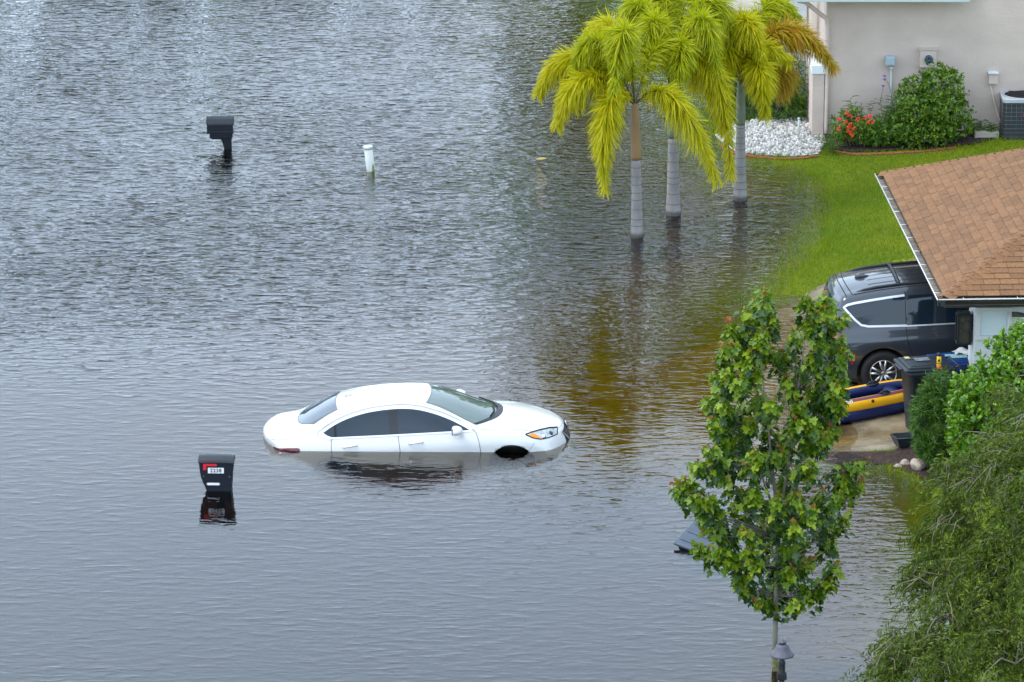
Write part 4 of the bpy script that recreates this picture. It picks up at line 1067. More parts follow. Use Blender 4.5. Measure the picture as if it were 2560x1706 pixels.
# inflatable raft
p=at(2170,1050,.05)
RA=R(20)
rb=empty('inflatable_boat',(p.x,p.y+.38,gz(p.x+.2,p.y+.4)+.02),(R(4),R(-4.5),RA),'yellow and navy inflatable boat beached on the driveway beside the dark bin','boat')
PI=math.pi
def ring(z,rx,ry,n=56):
    pts=[]
    for k in range(n):
        a=2*PI*k/n; c_,s_=math.cos(a),math.sin(a)
        pts.append(Vector((math.copysign(abs(c_)**.55,c_)*rx,math.copysign(abs(s_)**.8,s_)*ry,z)))
    return pts
def torus(mb,P,r,mats,n=16):
    """closed tube with material bands by angle (0 = outward, pi/2 = up)"""
    m=len(P)
    for k0 in range(n):
        th0=2*PI*k0/n; th1=2*PI*(k0+1)/n; mid=(th0+th1)/2
        mat=[mt for e_,mt in mats if mid<=e_][0]; mb.use(mat,True)
        vs=[];fs=[]
        for i in range(m):
            t=(P[(i+1)%m]-P[i-1]).normalized(); o=Vector((t.y,-t.x,0)); rr=r*(1+.014*math.sin(i*2.3)+.008*math.sin(i*5.1))
            for th in (th0,th1): vs.append(P[i]+o*math.cos(th)*rr+Vector((0,0,math.sin(th)*rr)))
        for i in range(m):
            j=(i+1)%m; fs.append((2*i,2*j,2*j+1,2*i+1))
        mb.add(vs,fs)
    return mb
mb=MB(); torus(mb,ring(.11,.88,.24),.115,[(PI*2,m_navy)],16); mb.build('lower_tube',None,rb)
mb=MB(); torus(mb,ring(.265,.88,.24),.105,[(PI*.60,m_yellow),(PI*1.6,m_navy),(PI*2,m_yellow)],40); ut=mb.build('upper_tube',None,rb)
mb=MB().use(m_maroon,True); rows=[]
for i in range(25):
    x=-.62+1.24*i/24; s_=(1-abs(x/.88)**(2/.55))**.4; y0=-.24*s_
    rows.append([(x,y0-.1085*math.cos(th),.265+.1085*math.sin(th)) for th in (PI*.30,PI*.37,PI*.44,PI*.51)])
mb.grid(rows); mb.build('stripe',None,ut)
mb=MB().use(m_navy,True)
for y in (-.18,-.06,.06,.18): mb.tube([(-.75,y,.10),(.75,y,.10)],.07,10)
mb.build('floor',None,rb)
bm=bmesh.new(); bmesh.ops.create_uvsphere(bm,u_segments=20,v_segments=10,radius=1)
for v in bm.verts: v.co=Vector((v.co.x*.14,v.co.y*.28,v.co.z*.10))
mb=MB().use(m_navy,True).bm(bm,Matrix.Translation((.45,0,.24)),True); mb.build('seat',None,rb)
for sy in (-1,1):
    mb=MB().use(m_black,True); q=Vector((.22,sy*.23,.37))
    mb.lathe([(.12,-.012),(.11,.004),(.085,.008),(.02,.008)],20,Matrix.Translation(q)@Matrix.Diagonal((1,.55,1,1))); mb.tube([q+Vector((-.09,0,0)),q+Vector((-.045,0,.035)),q+Vector((.045,0,.035)),q+Vector((.09,0,0))],.015,6); mb.build('rowlock',None,rb)
mb=MB().use(m_black,True).lathe([(.026,0),(.026,.02),(.012,.024)],12,Matrix.Translation((-.03,-.325,.315))@Euler((R(62),0,0)).to_matrix().to_4x4()); mb.build('valve',None,rb)
text_mesh('200',.075,.001,m_plate,'boat_number',ut,(-.42,-.292,.358),(R(36),0,0),1.1)
# foot pump by the back wheel
p=at(2118,985,.03)
t=empty('foot_pump',(p.x,p.y+.2,gz(p.x,p.y)+.02),(0,0,0),'small black pump with curled pale hose between the boat and the minivan wheel','pump')
mb=MB().use(m_black,True).lathe([(.09,0),(.095,.03),(.07,.06),(.09,.09),(.07,.12),(.085,.15),(.05,.16)],18,Matrix.Translation((.10,0,0))); mb.build('bellows',None,t)
mb=MB().use(m_plate,True).tube([(-.02+.10*math.cos(a)-.04,.02*a*.2,.12+.09*math.sin(a)) for a in np.linspace(-1,3.6,20)],.011,6); mb.build('hose',None,t)
# black trough at the driveway edge, rocks
p=at(2272,1118,.05); z=gz(p.x,p.y)
mb=MB().use(m_binblack,False); T=Matrix.Translation((p.x,p.y,z+.02))@Matrix.Rotation(R(20),4,'Z')
mb.add([(-.20,-.10,.0),(.34,-.13,.0),(.34,.13,.0),(-.20,.10,.0),(-.27,-.14,.16),(.40,-.18,.13),(.40,.18,.13),(-.27,.14,.16)],[(3,2,1,0),(0,1,5,4),(2,3,7,6),(3,0,4,7),(1,2,6,5)])
mb.add([(-.18,-.09,.012),(.32,-.115,.012),(.32,.115,.012),(-.18,.09,.012),(-.25,-.125,.16),(.38,-.165,.13),(.38,.165,.13),(-.25,.125,.16)],[(0,1,2,3),(4,5,1,0),(6,7,3,2),(7,4,0,3),(5,6,2,1)])
mb.tube([(-.26,-.132,.16),(.39,-.172,.13),(.39,.172,.13),(-.26,.132,.16),(-.26,-.132,.16)],.012,6)
o=mb.build('splash_trough',None,None,T.to_translation(),T.to_euler()); tag(o,'black plastic trough lying on the driveway edge under the dark bin','trough')
def rock(px,py,s,seed,label):
    r=random.Random(seed); bm=bmesh.new(); bmesh.ops.create_icosphere(bm,subdivisions=3,radius=1)
    ph=[r.random()*6 for _ in range(6)]
    for v in bm.verts:
        c=v.co; n=1+.14*math.sin(c.x*3+ph[0])+.12*math.sin(c.y*4+ph[1])+.10*math.sin(c.z*5+ph[2])+.05*math.sin(c.x*9+c.y*7+ph[3])
        v.co=Vector((c.x*s[0]*n,c.y*s[1]*n,c.z*s[2]*n))
    p=at(px,py,.06); o=bm_obj('rock',bm,m_rock,None); o.location=(p.x,p.y+.05,gz(p.x,p.y)+s[2]*.5); o.rotation_euler=(0,0,r.random()*3)
    tag(o,label,'rock','rocks beside the mulch bed')
rock(2297,1170,(.13,.10,.115),2,'largest round pale rock on the mulch edge below the dark bin')
rock(2264,1158,(.09,.07,.05),4,'flat orange tinged rock touching the largest rock')
rock(2246,1162,(.07,.06,.04),8,'smallest flat rock farthest from the bushes at the mulch edge')

# ------------------------------------------------------------------ far house
YW=94.4; WB=aty(2300,340,YW).z
def wx(px,Y=YW): return (px-1280)/F*ray(px,10).y**0*0+aty(px,300,Y).x
xl=aty(2062,300,YW).x; xr=xl+17
fh=empty('stucco_house',(xl,YW,0),(0,0,0),'beige stucco house with white trim behind the flower bed','house')
ztop=aty(2200,10,YW-.45).z+.035
mb=MB().use(m_stucco,False)
mb.box(((xr-xl)/2,.15,1.9),(xr-xl,.3,3.9)).box((.15,3.0,1.9),(.3,5.4,3.9)).box(((xr-xl)/2,8,1.9),(xr-xl,.3,3.9)).box((xr-xl-.15,4.1,1.9),(.3,7.5,3.9))
mb.build('wall',None,fh)
# wing wall with a white cap running back from the corner
a0=aty(2030,300,YW-.12).x-xl; a1=aty(2059,300,YW-.12).x-xl; ct=aty(2044,165,YW-.12).z
mb=MB().use(m_stucco,False).box(((a0+a1)/2,1.0,ct/2-.1),(a1-a0,2.2,ct+.2-.16)); wg=mb.build('wing_wall',None,fh)
mb=MB().use(m_trim,False).box(((a0+a1)/2,1.0,ct-.08),(a1-a0+.05,2.26,.17),bev=.01); mb.build('cap',None,wg)
# eaves board and gutter on the left half
e0=aty(1990,8,YW-.5).x-xl; e1=aty(2424,8,YW-.5).x-xl
mb=MB().use(m_fascia,False).box(((e0+e1)/2,-.5,ztop+.10),(e1-e0,.12,.15)).box(((e0+e1)/2,-.24,ztop+.17),(e1-e0,.42,.03)); mb.build('eaves_gutter',None,fh)
mb=MB().use(m_shingle,False); zr_=ztop+.2
mb.add([(e0,-.5,zr_),(e1,-.5,zr_),(e1,4,zr_+1.9),(e0,4,zr_+1.9),(e0,8.6,zr_),(e1,8.6,zr_)],[(0,1,2,3),(3,2,5,4)])
mb.use(m_stucco).add([(e1-.02,-.3,zr_),(e1-.02,4,zr_+1.88),(e1-.02,8.3,zr_)],[(0,1,2)]); mb.build('roof',None,fh)
mb=MB().use(m_stucco,False).box(((e1+xr-xl)/2+.1,4.1,4.6),(xr-xl-e1,8.0,2.2)); mb.build('upper_wall',None,fh)
# downspout with the offset elbow
dz=aty(2068,30,YW-.1).z; dx=aty(2068,100,YW).x-xl; dl=aty(1992,12,YW-.1).x-xl
mb=MB().use(m_stucco,True); mb.tube([(dl,-.42,ztop+.02),(dl+.15,-.35,ztop-.02),(dx-.12,-.14,dz-.06),(dx-.02,-.09,dz-.14),(dx,-.07,dz-.3),(dx,-.07,.35),(dx+.01,-.12,.22)],.045,8); mb.build('downspout',None,fh)
# porch behind the palms: black panel standing in for the doorway's shade, white panels, pale pier, pot
c0=aty(1946,200,YW+2.4).x-xl; c1=aty(1976,200,YW+2.4).x-xl
mb=MB().use(m_stucco,False).box(((c0+c1)/2,2.6,1.5),(c1-c0,.3,3.2)); mb.build('porch_pier',None,fh)
c2=aty(1978,200,YW+2.2).x-xl
mb=MB().use(m_trim,False).box(((c2+a0)/2-.02,2.3,1.6),(a0-c2+.05,.08,2.3)); 
for i in range(5): mb.box(((c2+a0)/2-.02,2.25,.75+.42*i),(a0-c2+.02,.03,.03))
mb.build('white_panel_door',None,fh)
mb=MB().use(m_black,False).box((c0-.10,3.4,1.5),(.36,.1,2.9)); mb.build('dark_doorway',None,fh)
q=Vector((xl,YW,0))
p=at(1812,36,.22); mb=MB().use(m_concrete,False).box((0,0,0),(3.0,2.6,.10)); o=mb.build('porch_slab',None,None,(p.x+.6,p.y+1.6,gz(p.x,p.y)+.02)); tag(o,'grey concrete porch slab behind the palm crowns','slab')
p=aty(1832,8,108.0)
pot=empty('plant_pot',(p.x,108.0,p.z-.12),(0,0,0),'red terracotta pot on the porch behind the palms','pot')
mb=MB().use(m_terra,True).lathe([(.16,-.2),(.22,0),(.26,.20),(.27,.24),(.24,.25),(.22,.2)],24); mb.build('pot_body',None,pot)
mb=MB().use(m_mulch,True).lathe([(.225,.19),(.01,.20)],24); mb.build('soil',None,pot)
# things on the far wall
def wallbox(px0,py0,px1,py1,d,mat,bev=.01,Y=YW):
    a=aty(px0,py0,Y); b=aty(px1,py1,Y); return MB().use(mat,False).box((0,0,0),(b.x-a.x,d,a.z-b.z),bev=bev), Vector(((a.x+b.x)/2,Y-d/2,(a.z+b.z)/2))
m_ubox=M('utility_grey',(.36,.44,.47),rough=.5,var=.04)
mb,c=wallbox(2212,138,2237,162,.14,m_ubox,.035); t=empty('utility_box',c,(0,0,0),'pale blue grey utility box on a thin white conduit up the stucco wall','box')
mb.build('cover',None,t); mb=MB().use(m_pvc,True).tube([(.03,.03,-.1),(.03,.03,-1.35)],.022,8).box((.03,.0,-.14),(.07,.07,.05)); mb.build('conduit',None,t)
mb,c=wallbox(2299,122,2339,166,.12,m_stucco,.006); t=empty('meter_box',c,(0,0,0),'beige electric meter box with a round glass dial above the big round shrub','meter')
mb.use(m_stucco,False).box((0,-.005,.19),(.36,.15,.025)); mb.build('box',None,t)
mb=MB().use(m_aclight,True); TT=Matrix.Translation((0.01,-.06,-.0))@Euler((R(90),0,0)).to_matrix().to_4x4()
mb.lathe([(.098,0),(.10,.02),(.085,.03)],24,TT).use(m_lg).lathe([(.084,.0),(.084,.055),(.06,.075),(.01,.08)],24,TT)
mb.use(M('dial_face',(.40,.46,.36),rough=.4),True).lathe([(.083,.056),(.01,.057)],20,TT).use(M('dial_blue',(.02,.12,.3),rough=.4),False).box((.01,-.142,-.02),(.10,.004,.03)).use(m_ink).box((.01,-.142,.035),(.05,.004,.03)); mb.build('meter_dial',None,t)
mb=MB().use(m_pvc,True).tube([(0,.0,-.17),(0,.0,-1.2)],.03,8); mb.build('conduit',None,t)
mb,c=wallbox(2471,181,2493,207,.13,m_stucco,.006); t=empty('disconnect_box',c,(0,0,0),'small beige disconnect box with a bent cable above the condenser','box')
mb.use(m_trim,False).box((0,-.01,.115),(.20,.17,.02)); mb.build('box',None,t)
mb=MB().use(m_stucco,True).tube([(-.05,0,-.1),(-.04,-.02,-.2),(.02,-.05,-.45),(.10,-.10,-.72),(.16,-.2,-.85)],.016,8); mb.build('cable',None,t)
# air conditioner condenser
p=at(2506,351,.24); AW=.92
t=empty('condenser',(p.x+AW/2,p.y+AW/2,WB-.02),(0,0,0),'dark grey air conditioning condenser with a round top fan against the stucco wall','air conditioner')
def rrect(w,r,n=6):
    out=[]
    for cx,cy,a0 in ((w/2-r,w/2-r,0),(-w/2+r,w/2-r,90),(-w/2+r,-w/2+r,180),(w/2-r,-w/2+r,270)):
        for k in range(n+1): a=R(a0+90*k/n); out.append((cx+r*math.cos(a),cy+r*math.sin(a)))
    return out
def rprism(mb,w,r,z0,z1,cap=True):
    P=rrect(w,r); n=len(P); vs=[(x,y,z0) for x,y in P]+[(x,y,z1) for x,y in P]
    return mb.add(vs,[(i,(i+1)%n,n+(i+1)%n,n+i) for i in range(n)]+([tuple(range(n,2*n)),tuple(range(n-1,-1,-1))] if cap else []),None,False)
HC=.88
rprism(MB().use(m_ac),AW-.03,.07,.05,HC).build('cabinet',None,t); mb=rprism(MB().use(m_ac),AW,.08,0,.06); mb.build('base_pan',None,t)
mb=MB().use(m_aclight); rprism(mb,AW+.02,.09,HC-.02,HC+.04); mb.use(m_gapd,True).lathe([(.40,HC+.0405),(.39,HC+.043),(.01,HC+.043)],32)
mb.use(m_aclight,True).lathe([(.43,HC+.04),(.415,HC+.062),(.40,HC+.04)],36); mb.build('top_cover',None,t)
mb=MB().use(m_black,True)
for k in range(7): 
    r=.06*k+.02; mb.tube([(r*math.cos(a),r*math.sin(a),HC+.085-.06*(r/.4)**2) for a in np.linspace(0,2*PI,25)],.006,4)
for k in range(8): a=2*PI*k/8; mb.tube([(0,0,HC+.09),(.40*math.cos(a),.40*math.sin(a),HC+.05)],.006,4)
mb.lathe([(.12,HC+.046),(.11,HC+.075),(.01,HC+.08)],16); mb.build('fan_guard',None,t)
mb=MB().use(m_wire,False)
for i in range(10):
    z=.09+.083*i; P=[(x,y,z) for x,y in rrect(AW+.004,.085)]; mb.tube(P+[P[0]],.0045,4,False)
for k in range(-4,5):
    for s in (-1,1):
        mb.tube([(k*.1,s*(AW/2+.002),.06),(k*.1,s*(AW/2+.002),HC-.02)],.003,4); mb.tube([(s*(AW/2+.002),k*.1,.06),(s*(AW/2+.002),k*.1,HC-.02)],.003,4)
mb.build('wire_grille',None,t)
mb=MB().use(m_flag,False).box((.0,-AW/2-.012,.62),(.13,.01,.045),bev=.004)
mb.use(m_plate,False)
for i in range(5): mb.box((-.045+.022*i,-AW/2-.0185,.62),(.012,.003,.018 if i%2 else .024))
mb.build('badge',None,t)
# concrete stub and pipework by the condenser
p=at(2468,352,.22); mb=MB().use(m_concrete,False).box((0,0,0),(.48,.34,.16),bev=.02); o=mb.build('concrete_block',None,None,(p.x,p.y+.25,gz(p.x,p.y)+.06)); tag(o,'low mossy concrete block in the grass beside the condenser','block')
p=aty(2469,318,YW-.25); t=empty('drain_pipe',(p.x,p.y,WB),(0,0,0),'short black pipe with a white collar beside the condenser','pipe')
mb=MB().use(m_black,True).tube([(0,0,0),(0,0,.12)],.03,8).tube([(0,0,.17),(.0,0,.23)],.03,8).tube([(.02,0,.05),(.14,-.02,.06),(.22,-.02,.03)],.035,8); mb.build('pipe',None,t); mb=MB().use(m_plate,True).tube([(0,0,.12),(0,0,.172)],.024,8); mb.build('collar',None,t)
# white stone bed, edging, mulch bed
def bedpoly(L,z=.2): return [at(x,y,z).to_2d()[:] for x,y in L]
gb=bedpoly([(1790,318),(1835,352),(1900,366),(1985,373),(2048,371),(2062,352),(2062,312),(2000,290),(1900,290),(1815,300)])
o=sheet('stone_bed',gb,m_gravel,.02,.3); tag(o,'white stone bed floor at the foot of the hedge','bed',kind='structure')
def inside(P,x,y):
    c=False;n=len(P)
    for i in range(n):
        a=P[i];b=P[(i+1)%n]
        if (a[1]>y)!=(b[1]>y) and x<a[0]+(y-a[1])*(b[0]-a[0])/(b[1]-a[1]): c=not c
    return c
lo=np.min(gb,axis=0);hi=np.max(gb,axis=0); r=random.Random(4); mb=MB().use(m_gravel,False); k=0
bm=bmesh.new(); bmesh.ops.create_icosphere(bm,subdivisions=1,radius=1); bv=[v.co.copy() for v in bm.verts]; bf=[[v.index for v in f.verts] for f in bm.faces]; bm.free()
pts=[]
while len(pts)<2300:
    x=r.uniform(lo[0],hi[0]);y=r.uniform(lo[1],hi[1])
    if inside(gb,x,y): pts.append((x,y))
zz=gheight(np.array([p[0] for p in pts]),np.array([p[1] for p in pts]))
for (x,y),z in zip(pts,zz):
    s=r.uniform(.018,.040); T=Matrix.Translation((x,y,z+.02+s*.4+r.random()*.03))@Euler((r.random()*6,r.random()*6,r.random()*6)).to_matrix().to_4x4()
    sc_=(s*r.uniform(.8,1.5),s*r.uniform(.7,1.1),s*r.uniform(.5,.8))
    mb.add([Vector((v.x*sc_[0]*(1+.3*(r.random()-.5)),v.y*sc_[1],v.z*sc_[2])) for v in bv],bf,T)
o=mb.build('white_stones'); tag(o,'loose white stones covering the bed under the dark hedge','stones',kind='stuff')
mbed=bedpoly([(2062,345),(2075,362),(2130,372),(2200,374),(2330,372),(2440,366),(2490,352),(2500,320),(2062,318)])
o=sheet('mulch_bed',mbed,m_mulch,.025,.3); tag(o,'dark mulch bed along the stucco wall','bed',kind='structure')
mlow=bedpoly([(2050,1121),(2232,1131),(2290,1105),(2440,1080),(2480,1250),(2330,1212),(2290,1186),(2225,1158),(2140,1152),(2060,1142)],.03)
o=sheet('mulch_bed',mlow,m_mulch,.012,.2); tag(o,'dark wet mulch under the shrubs beside the driveway','bed',kind='structure')
def edging(pp,name,label,h=.09):
    t=[at(x,y,.2) for x,y in pp]; P=hermite(np.array([(p.x,p.y,0) for p in t]),6)
    mb=MB().use(m_brick,False); acc=[]
    L=0; d=np.r_[0,np.cumsum(np.linalg.norm(np.diff(P,axis=0),axis=1))]; n=int(d[-1]/.21)
    rr=random.Random(1)
    for i in range(n):
        s=(i+.5)*.21; x=np.interp(s,d,P[:,0]);y=np.interp(s,d,P[:,1]); x2=np.interp(s+.05,d,P[:,0]);y2=np.interp(s+.05,d,P[:,1]); a=math.atan2(y2-y,x2-x)
        mb.box((x,y,gz(x,y)+.005+rr.random()*.01),(.20,.09,h),(0,0,a),bev=.008)
    o=mb.build(name); tag(o,label,'edging'); return o
edging([(1795,333),(1838,358),(1905,371),(1985,378),(2052,375)],'brick_edging','curved red brick edging in front of the white stones',.05)
edging([(2085,368),(2140,378),(2200,380),(2330,378),(2400,374)],'brick_edging','straight red brick edging in front of the red flowers and round shrub',.05)
p=at(1998,331,.22); t=MB().use(m_pvc,True).tube([(0,0,0),(-.012,0,.36)],.022,8).lathe([(.026,.34),(.026,.375),(.01,.38)],12,Matrix.Translation((-.012,0,0))); o=t.build('standpipe',None,None,(p.x,p.y,gz(p.x,p.y)+.02)); tag(o,'thin white standpipe rising from the white stones','pipe')
# lamp at the bottom of the picture
YL=62.4; p=aty(1955,1652,YL)
lp=empty('garden_lamp',(p.x,YL,p.z),(0,0,0),'black garden lamp with a bell shaped cap in front of the maple trunk','lamp')
mb=MB().use(m_lampmetal,True).lathe([(.062,.235),(.085,.215),(.09,.19),(.12,.14),(.155,.10),(.163,.085),(.160,.072),(.14,.078),(.06,.15),(.02,.18)],36); mb.build('cap',None,lp)
mb=MB().use(m_lampmetal,True).lathe([(.04,.23),(.04,.255),(.055,.262),(.055,.275),(.03,.282),(.012,.295),(.012,.305),(.002,.307)],20); mb.build('finial',None,lp)
mb=MB().use(m_bulb,True)
for a in range(3): mb.tube([(.018*math.cos(a*2.1),.018*math.sin(a*2.1),.02),(.018*math.cos(a*2.1),.018*math.sin(a*2.1),.10)],.006,6)
mb.build('bulb',None,lp)
mb=MB().use(m_black,True).lathe([(.012,.06),(.03,.03),(.042,0),(.048,-.03),(.044,-.06),(.046,-.17),(.05,-.18)],20).box((.0,0,-.22),(.13,.10,.09),bev=.01).lathe([(.04,-.22),(.042,-1.6)],16); mb.build('post',None,lp)
# ------------------------------------------------------------------ vegetation
def rdir(n,r=rng):
    v=r.normal(size=(n,3)); return unit(v)
def A3(L): return np.array([tuple(p) for p in L],float)

# foxtail palms -------------------------------------------------------------
def frond(name,parent,base,mid,tip,mat,n=430,Lmax=.45,bare=.10,width=.018,seed=0,rr=.016):
    r=np.random.default_rng(seed); n=int(n*2.7)
    b,m,t=[np.array(tuple(p)) for p in (base,mid,tip)]
    c=2*m-.5*(b+t)
    def pos(u): u=u[:,None]; return (1-u)**2*b+2*u*(1-u)*c+u*u*t
    def tan(u): u=u[:,None]; return unit(2*(1-u)*(c-b)+2*u*(t-c))
    u=np.sort(r.uniform(bare,1,n)); P=pos(u); T=tan(u)
    up=np.array([0,0,1.0]); S=unit(np.cross(T,up+1e-3)); U=np.cross(S,T)
    an=r.uniform(0,2*np.pi,n); rad=S*np.cos(an)[:,None]+U*np.sin(an)[:,None]
    lean=r.uniform(.35,.75,n)[:,None]
    D=unit(T*lean+rad*.9+np.array([0,0,-.12])+r.normal(size=(n,3))*.16)
    prof=np.clip(np.sin(np.pi*np.clip((u-bare)/(1-bare)*.84+.12,0,1)),.42,1)
    L=Lmax*prof*r.uniform(.75,1.1,n)
    side=unit(np.cross(D,r.normal(size=(n,3))))
    tm=[(0,-.22,0),(0,.22,0),(.35,.5,.01),(.35,-.5,.01),(.75,.36,0),(.75,-.36,0),(1,.03,-.01),(1,-.03,-.01)]
    v,f=leaves(P,D,side,L,width*r.uniform(.8,1.2,n),tm,[(0,1,2,3),(3,2,4,5),(5,4,6,7)],droop=r.uniform(.10,.75,n))
    # rachis
    uu=np.linspace(0,1,14); Q=pos(uu); mb=MB(); mb.tube([Vector(q) for q in Q],[rr*(1.15-.85*x) for x in uu],5)
    rv=np.array(mb.v); q4=np.array([g for g in mb.f if len(g)==4])
    return np_mesh(name,[(v,f,0),(rv,q4,1)],[mat,m_rachis],parent)
m_trunk=M('palm_trunk_grey',(.27,.255,.245),rough=.85,var=.22,vs=6,bump=.004,bs=30,aniso=(1,1,.4))
m_trunkring=M('palm_trunk_ring',(.17,.14,.13),rough=.9,var=.2)
m_trunkwet=M('palm_trunk_wet',(.045,.038,.034),rough=.5,var=.25)
m_shaft_g=M('crownshaft_green',(.15,.185,.125),rough=.5,var=.18,vs=5,aniso=(1,1,.4))
m_shaft_t=M('crownshaft_tan',(.30,.19,.085),rough=.6,var=.15,vs=5,aniso=(1,1,.4))
def palm(bx,by,crown,shaft_y,rb,rt,rc,shaft,label,fr,spear,seed,lean=0):
    p=at(bx,by); Y=p.y
    t=empty('foxtail_palm',(p.x,p.y,0),(0,0,0),label,'palm','palms standing in the flood'); o=Vector((p.x,p.y,0))
    zs=aty(bx,shaft_y,Y).z; cpt=aty(crown[0],crown[1],Y); zc=cpt.z
    xc=cpt.x-p.x
    def xof(z): return xc*(z/zc)**1.5 if z>0 else 0
    mb=MB().use(m_trunkwet,True); mb.lathe([(rb*1.06,-.8),(rb*1.05,-.1),(rb*1.035,.05),(rb*.99,.055)],24)
    mb.use(m_trunk,True); n=22; pts=[];rad=[]
    for i in range(n+1):
        u=i/n; z=.05+(zs-.05)*u; pts.append((xof(z),0,z)); rad.append(rt+(rb-rt)*(1-u)**1.7+.06*rb*math.sin(u*9+seed)*.3)
    mb.tube(pts,rad,24)
    mb.use(m_trunkring,True); r=random.Random(seed); z=.22
    while z<zs-.03:
        u=(z-.085)/(zs-.085); rr=rt+(rb-rt)*(1-u)**1.7+.06*rb*math.sin(u*9+seed)*.3
        mb.tube([(xof(z),0,z-.007),(xof(z),0,z+.007)],[rr+.0035,rr+.003],24,False); z+=r.uniform(.11,.2)
    mb.build('trunk',None,t)
    mb=MB().use(shaft,True); pts=[];rad=[]
    for i in range(15):
        u=i/14; z=zs+(zc-zs)*u; pts.append((xof(z),0,z)); rad.append(rt*1.02*(1-u)+rc*u+.02*math.sin(PI*u)*rt/.1)
    mb.tube(pts,rad,20); mb.build('crownshaft',None,t)
    for i,(md,tp,d1,d2,k,nn) in enumerate(fr):
        b=Vector((xc,0,zc-.04)); m=aty(md[0],md[1],Y+d1)-o; tt=aty(tp[0],tp[1],Y+d2)-o
        frond('frond',t,b,m,tt,{'g':lf_palm_g,'y':lf_palm_y,'o':lf_palm_o}[k],n=nn,seed=seed*31+i)
    mb=MB().use(lf_palm_g,True); a=Vector((xc,0,zc)); b=aty(spear[0],spear[1],Y)-o
    mb.tube([a,a.lerp(b,.5)+Vector((.01,0,0)),b],[.022,.013,.003],6); mb.build('spear_leaf',None,t)
    return t
palm(1592,592,(1587,258),400,.115,.085,.055,m_shaft_t,'palm with tan crownshaft, leftmost of three, long yellow frond hanging down its left',[
 ((1448,140),(1345,235),.2,.3,'y',520),((1465,195),(1392,315),-.35,-.5,'y',460),((1522,262),(1512,475),-.6,-.8,'y',520),
 ((1562,75),(1535,235),-.5,-.9,'g',560),((1535,70),(1455,115),.7,1.2,'y',440),((1685,248),(1795,455),-.5,-.6,'y',420),
 ((1650,110),(1705,190),.6,1.0,'g',400),((1500,110),(1440,160),-.1,-.2,'g',380)],(1560,25),1)
palm(1683,537,(1681,238),345,.14,.095,.06,m_shaft_g,'palm with grey green crownshaft, middle of three, yellow fronds sweeping down its right',[
 ((1740,135),(1812,320),-.35,-.55,'y',560),((1775,165),(1828,440),-.5,-.7,'y',560),((1702,110),(1690,235),-.8,-1.3,'g',520),
 ((1605,18),(1552,110),.2,.3,'g',460),((1655,-15),(1598,55),.8,1.2,'g',420),((1765,5),(1832,105),.2,.4,'g',480),
 ((1722,-25),(1762,65),.9,1.4,'g',400),((1748,50),(1795,190),-.4,-.7,'g',480),((1640,55),(1610,170),-.6,-1.0,'g',440)],(1664,-20),2)
palm(1850,499,(1852,207),312,.135,.085,.06,m_shaft_g,'palm standing nearest the white stones, rightmost of three, with a bronze frond',[
 ((1785,128),(1728,215),-.3,-.5,'y',480),((1893,160),(1912,290),-.7,-1.0,'y',540),((1958,72),(2088,175),.1,.2,'o',560),
 ((1912,20),(1995,48),.5,.9,'g',420),((1855,55),(1905,135),-.6,-.9,'y',500),((1945,165),(1958,240),.4,.7,'o',360),
 ((1795,55),(1742,110),.5,.8,'g',400),((1822,110),(1800,215),-.5,-.8,'y',420),((1880,120),(1975,150),-.3,-.4,'y',420)],(1852,-10),3)

# red maple ------------------------------------------------------------------
MZ=1.845
def mp_(x,y): return (x/MZ+1650,y/MZ+700)
tip_px=[(485,45),(400,130),(440,85),(520,140),(318,190),(285,300),(320,300),(245,430),(260,520),(215,545),(680,70),(765,62),(735,140),(800,120),(850,165),(700,190),(600,185),(570,200),(840,260),(620,230),
 (850,320),(850,430),(840,560),(370,460),(445,520),(300,420),(215,770),(230,640),(140,850),(165,850),(230,830),(75,930),(60,950),(120,920),(955,840),(900,850),(860,900),(830,985),(870,1080),(800,1180),(780,1090),(920,930),
 (830,1305),(790,1380),(740,1420),(640,1490),(690,1440),(440,1480),(480,1440),(345,1350),(370,1420),(590,880),(440,790),(400,850),(480,1065),(555,1080),(480,1200),(590,1200),(630,1130),(560,1250),(170,1080),(210,1000),(150,1000),(200,1140),(160,1210),(270,1150),
 (280,1270),(320,1250),(250,1230),(420,1300),(560,1400),(600,1330),(660,1300),(700,1290),(380,1150),(330,1050),(700,1050),(750,980),(690,850),(800,680),(770,720),(680,740),(560,700),(500,640),(420,640),(330,620),(290,560),(270,700),(300,760),(360,720),(520,560),(480,800),(540,1000),(440,960),(370,960),(290,900),(560,780),(620,640),(700,640),(780,640),(820,480),(760,560),(640,560),(580,450),(650,400),(720,320),(780,400),(560,330),(420,330),(470,230),(380,250),(500,300),(440,400),(620,980),(660,1200),(520,1320),(400,1240),(640,1000),(380,560),(700,480),(750,250)]
base=at(1938,1677); MY=base.y
mt=empty('maple_tree',(base.x,base.y,0),(0,0,0),'young maple with green lobed leaves and reddish tips standing in the flood','tree')
mo=Vector((base.x,base.y,0)); r=random.Random(11); nr=np.random.default_rng(11)
tips=[]
GAPS=[(505,430,55),(545,400,45),(570,150,60),(640,860,60),(310,990,45),(300,930,40),(735,1160,45),(720,1230,40)]
for x,y in tip_px:
    if any(math.hypot(x-g[0],y-g[1]-40)<g[2]*.62 for g in GAPS): continue
    px,py=mp_(x,y); w=.50+.55*min(1,max(0,(y-300)/700.))*1.0
    if y>1250: w*=.8
    # depth: a rough ellipse about the trunk line; shoots near the outline sit close to the middle plane
    cxp=mp_(530,0)[0]; off=abs(px-cxp)/130.0
    d=r.uniform(-1,1)*w*math.sqrt(max(.05,1-min(1,off*.55)**2))
    tips.append(aty(px,py,MY+d)-mo)
zt=aty(1938,1500,MY).z
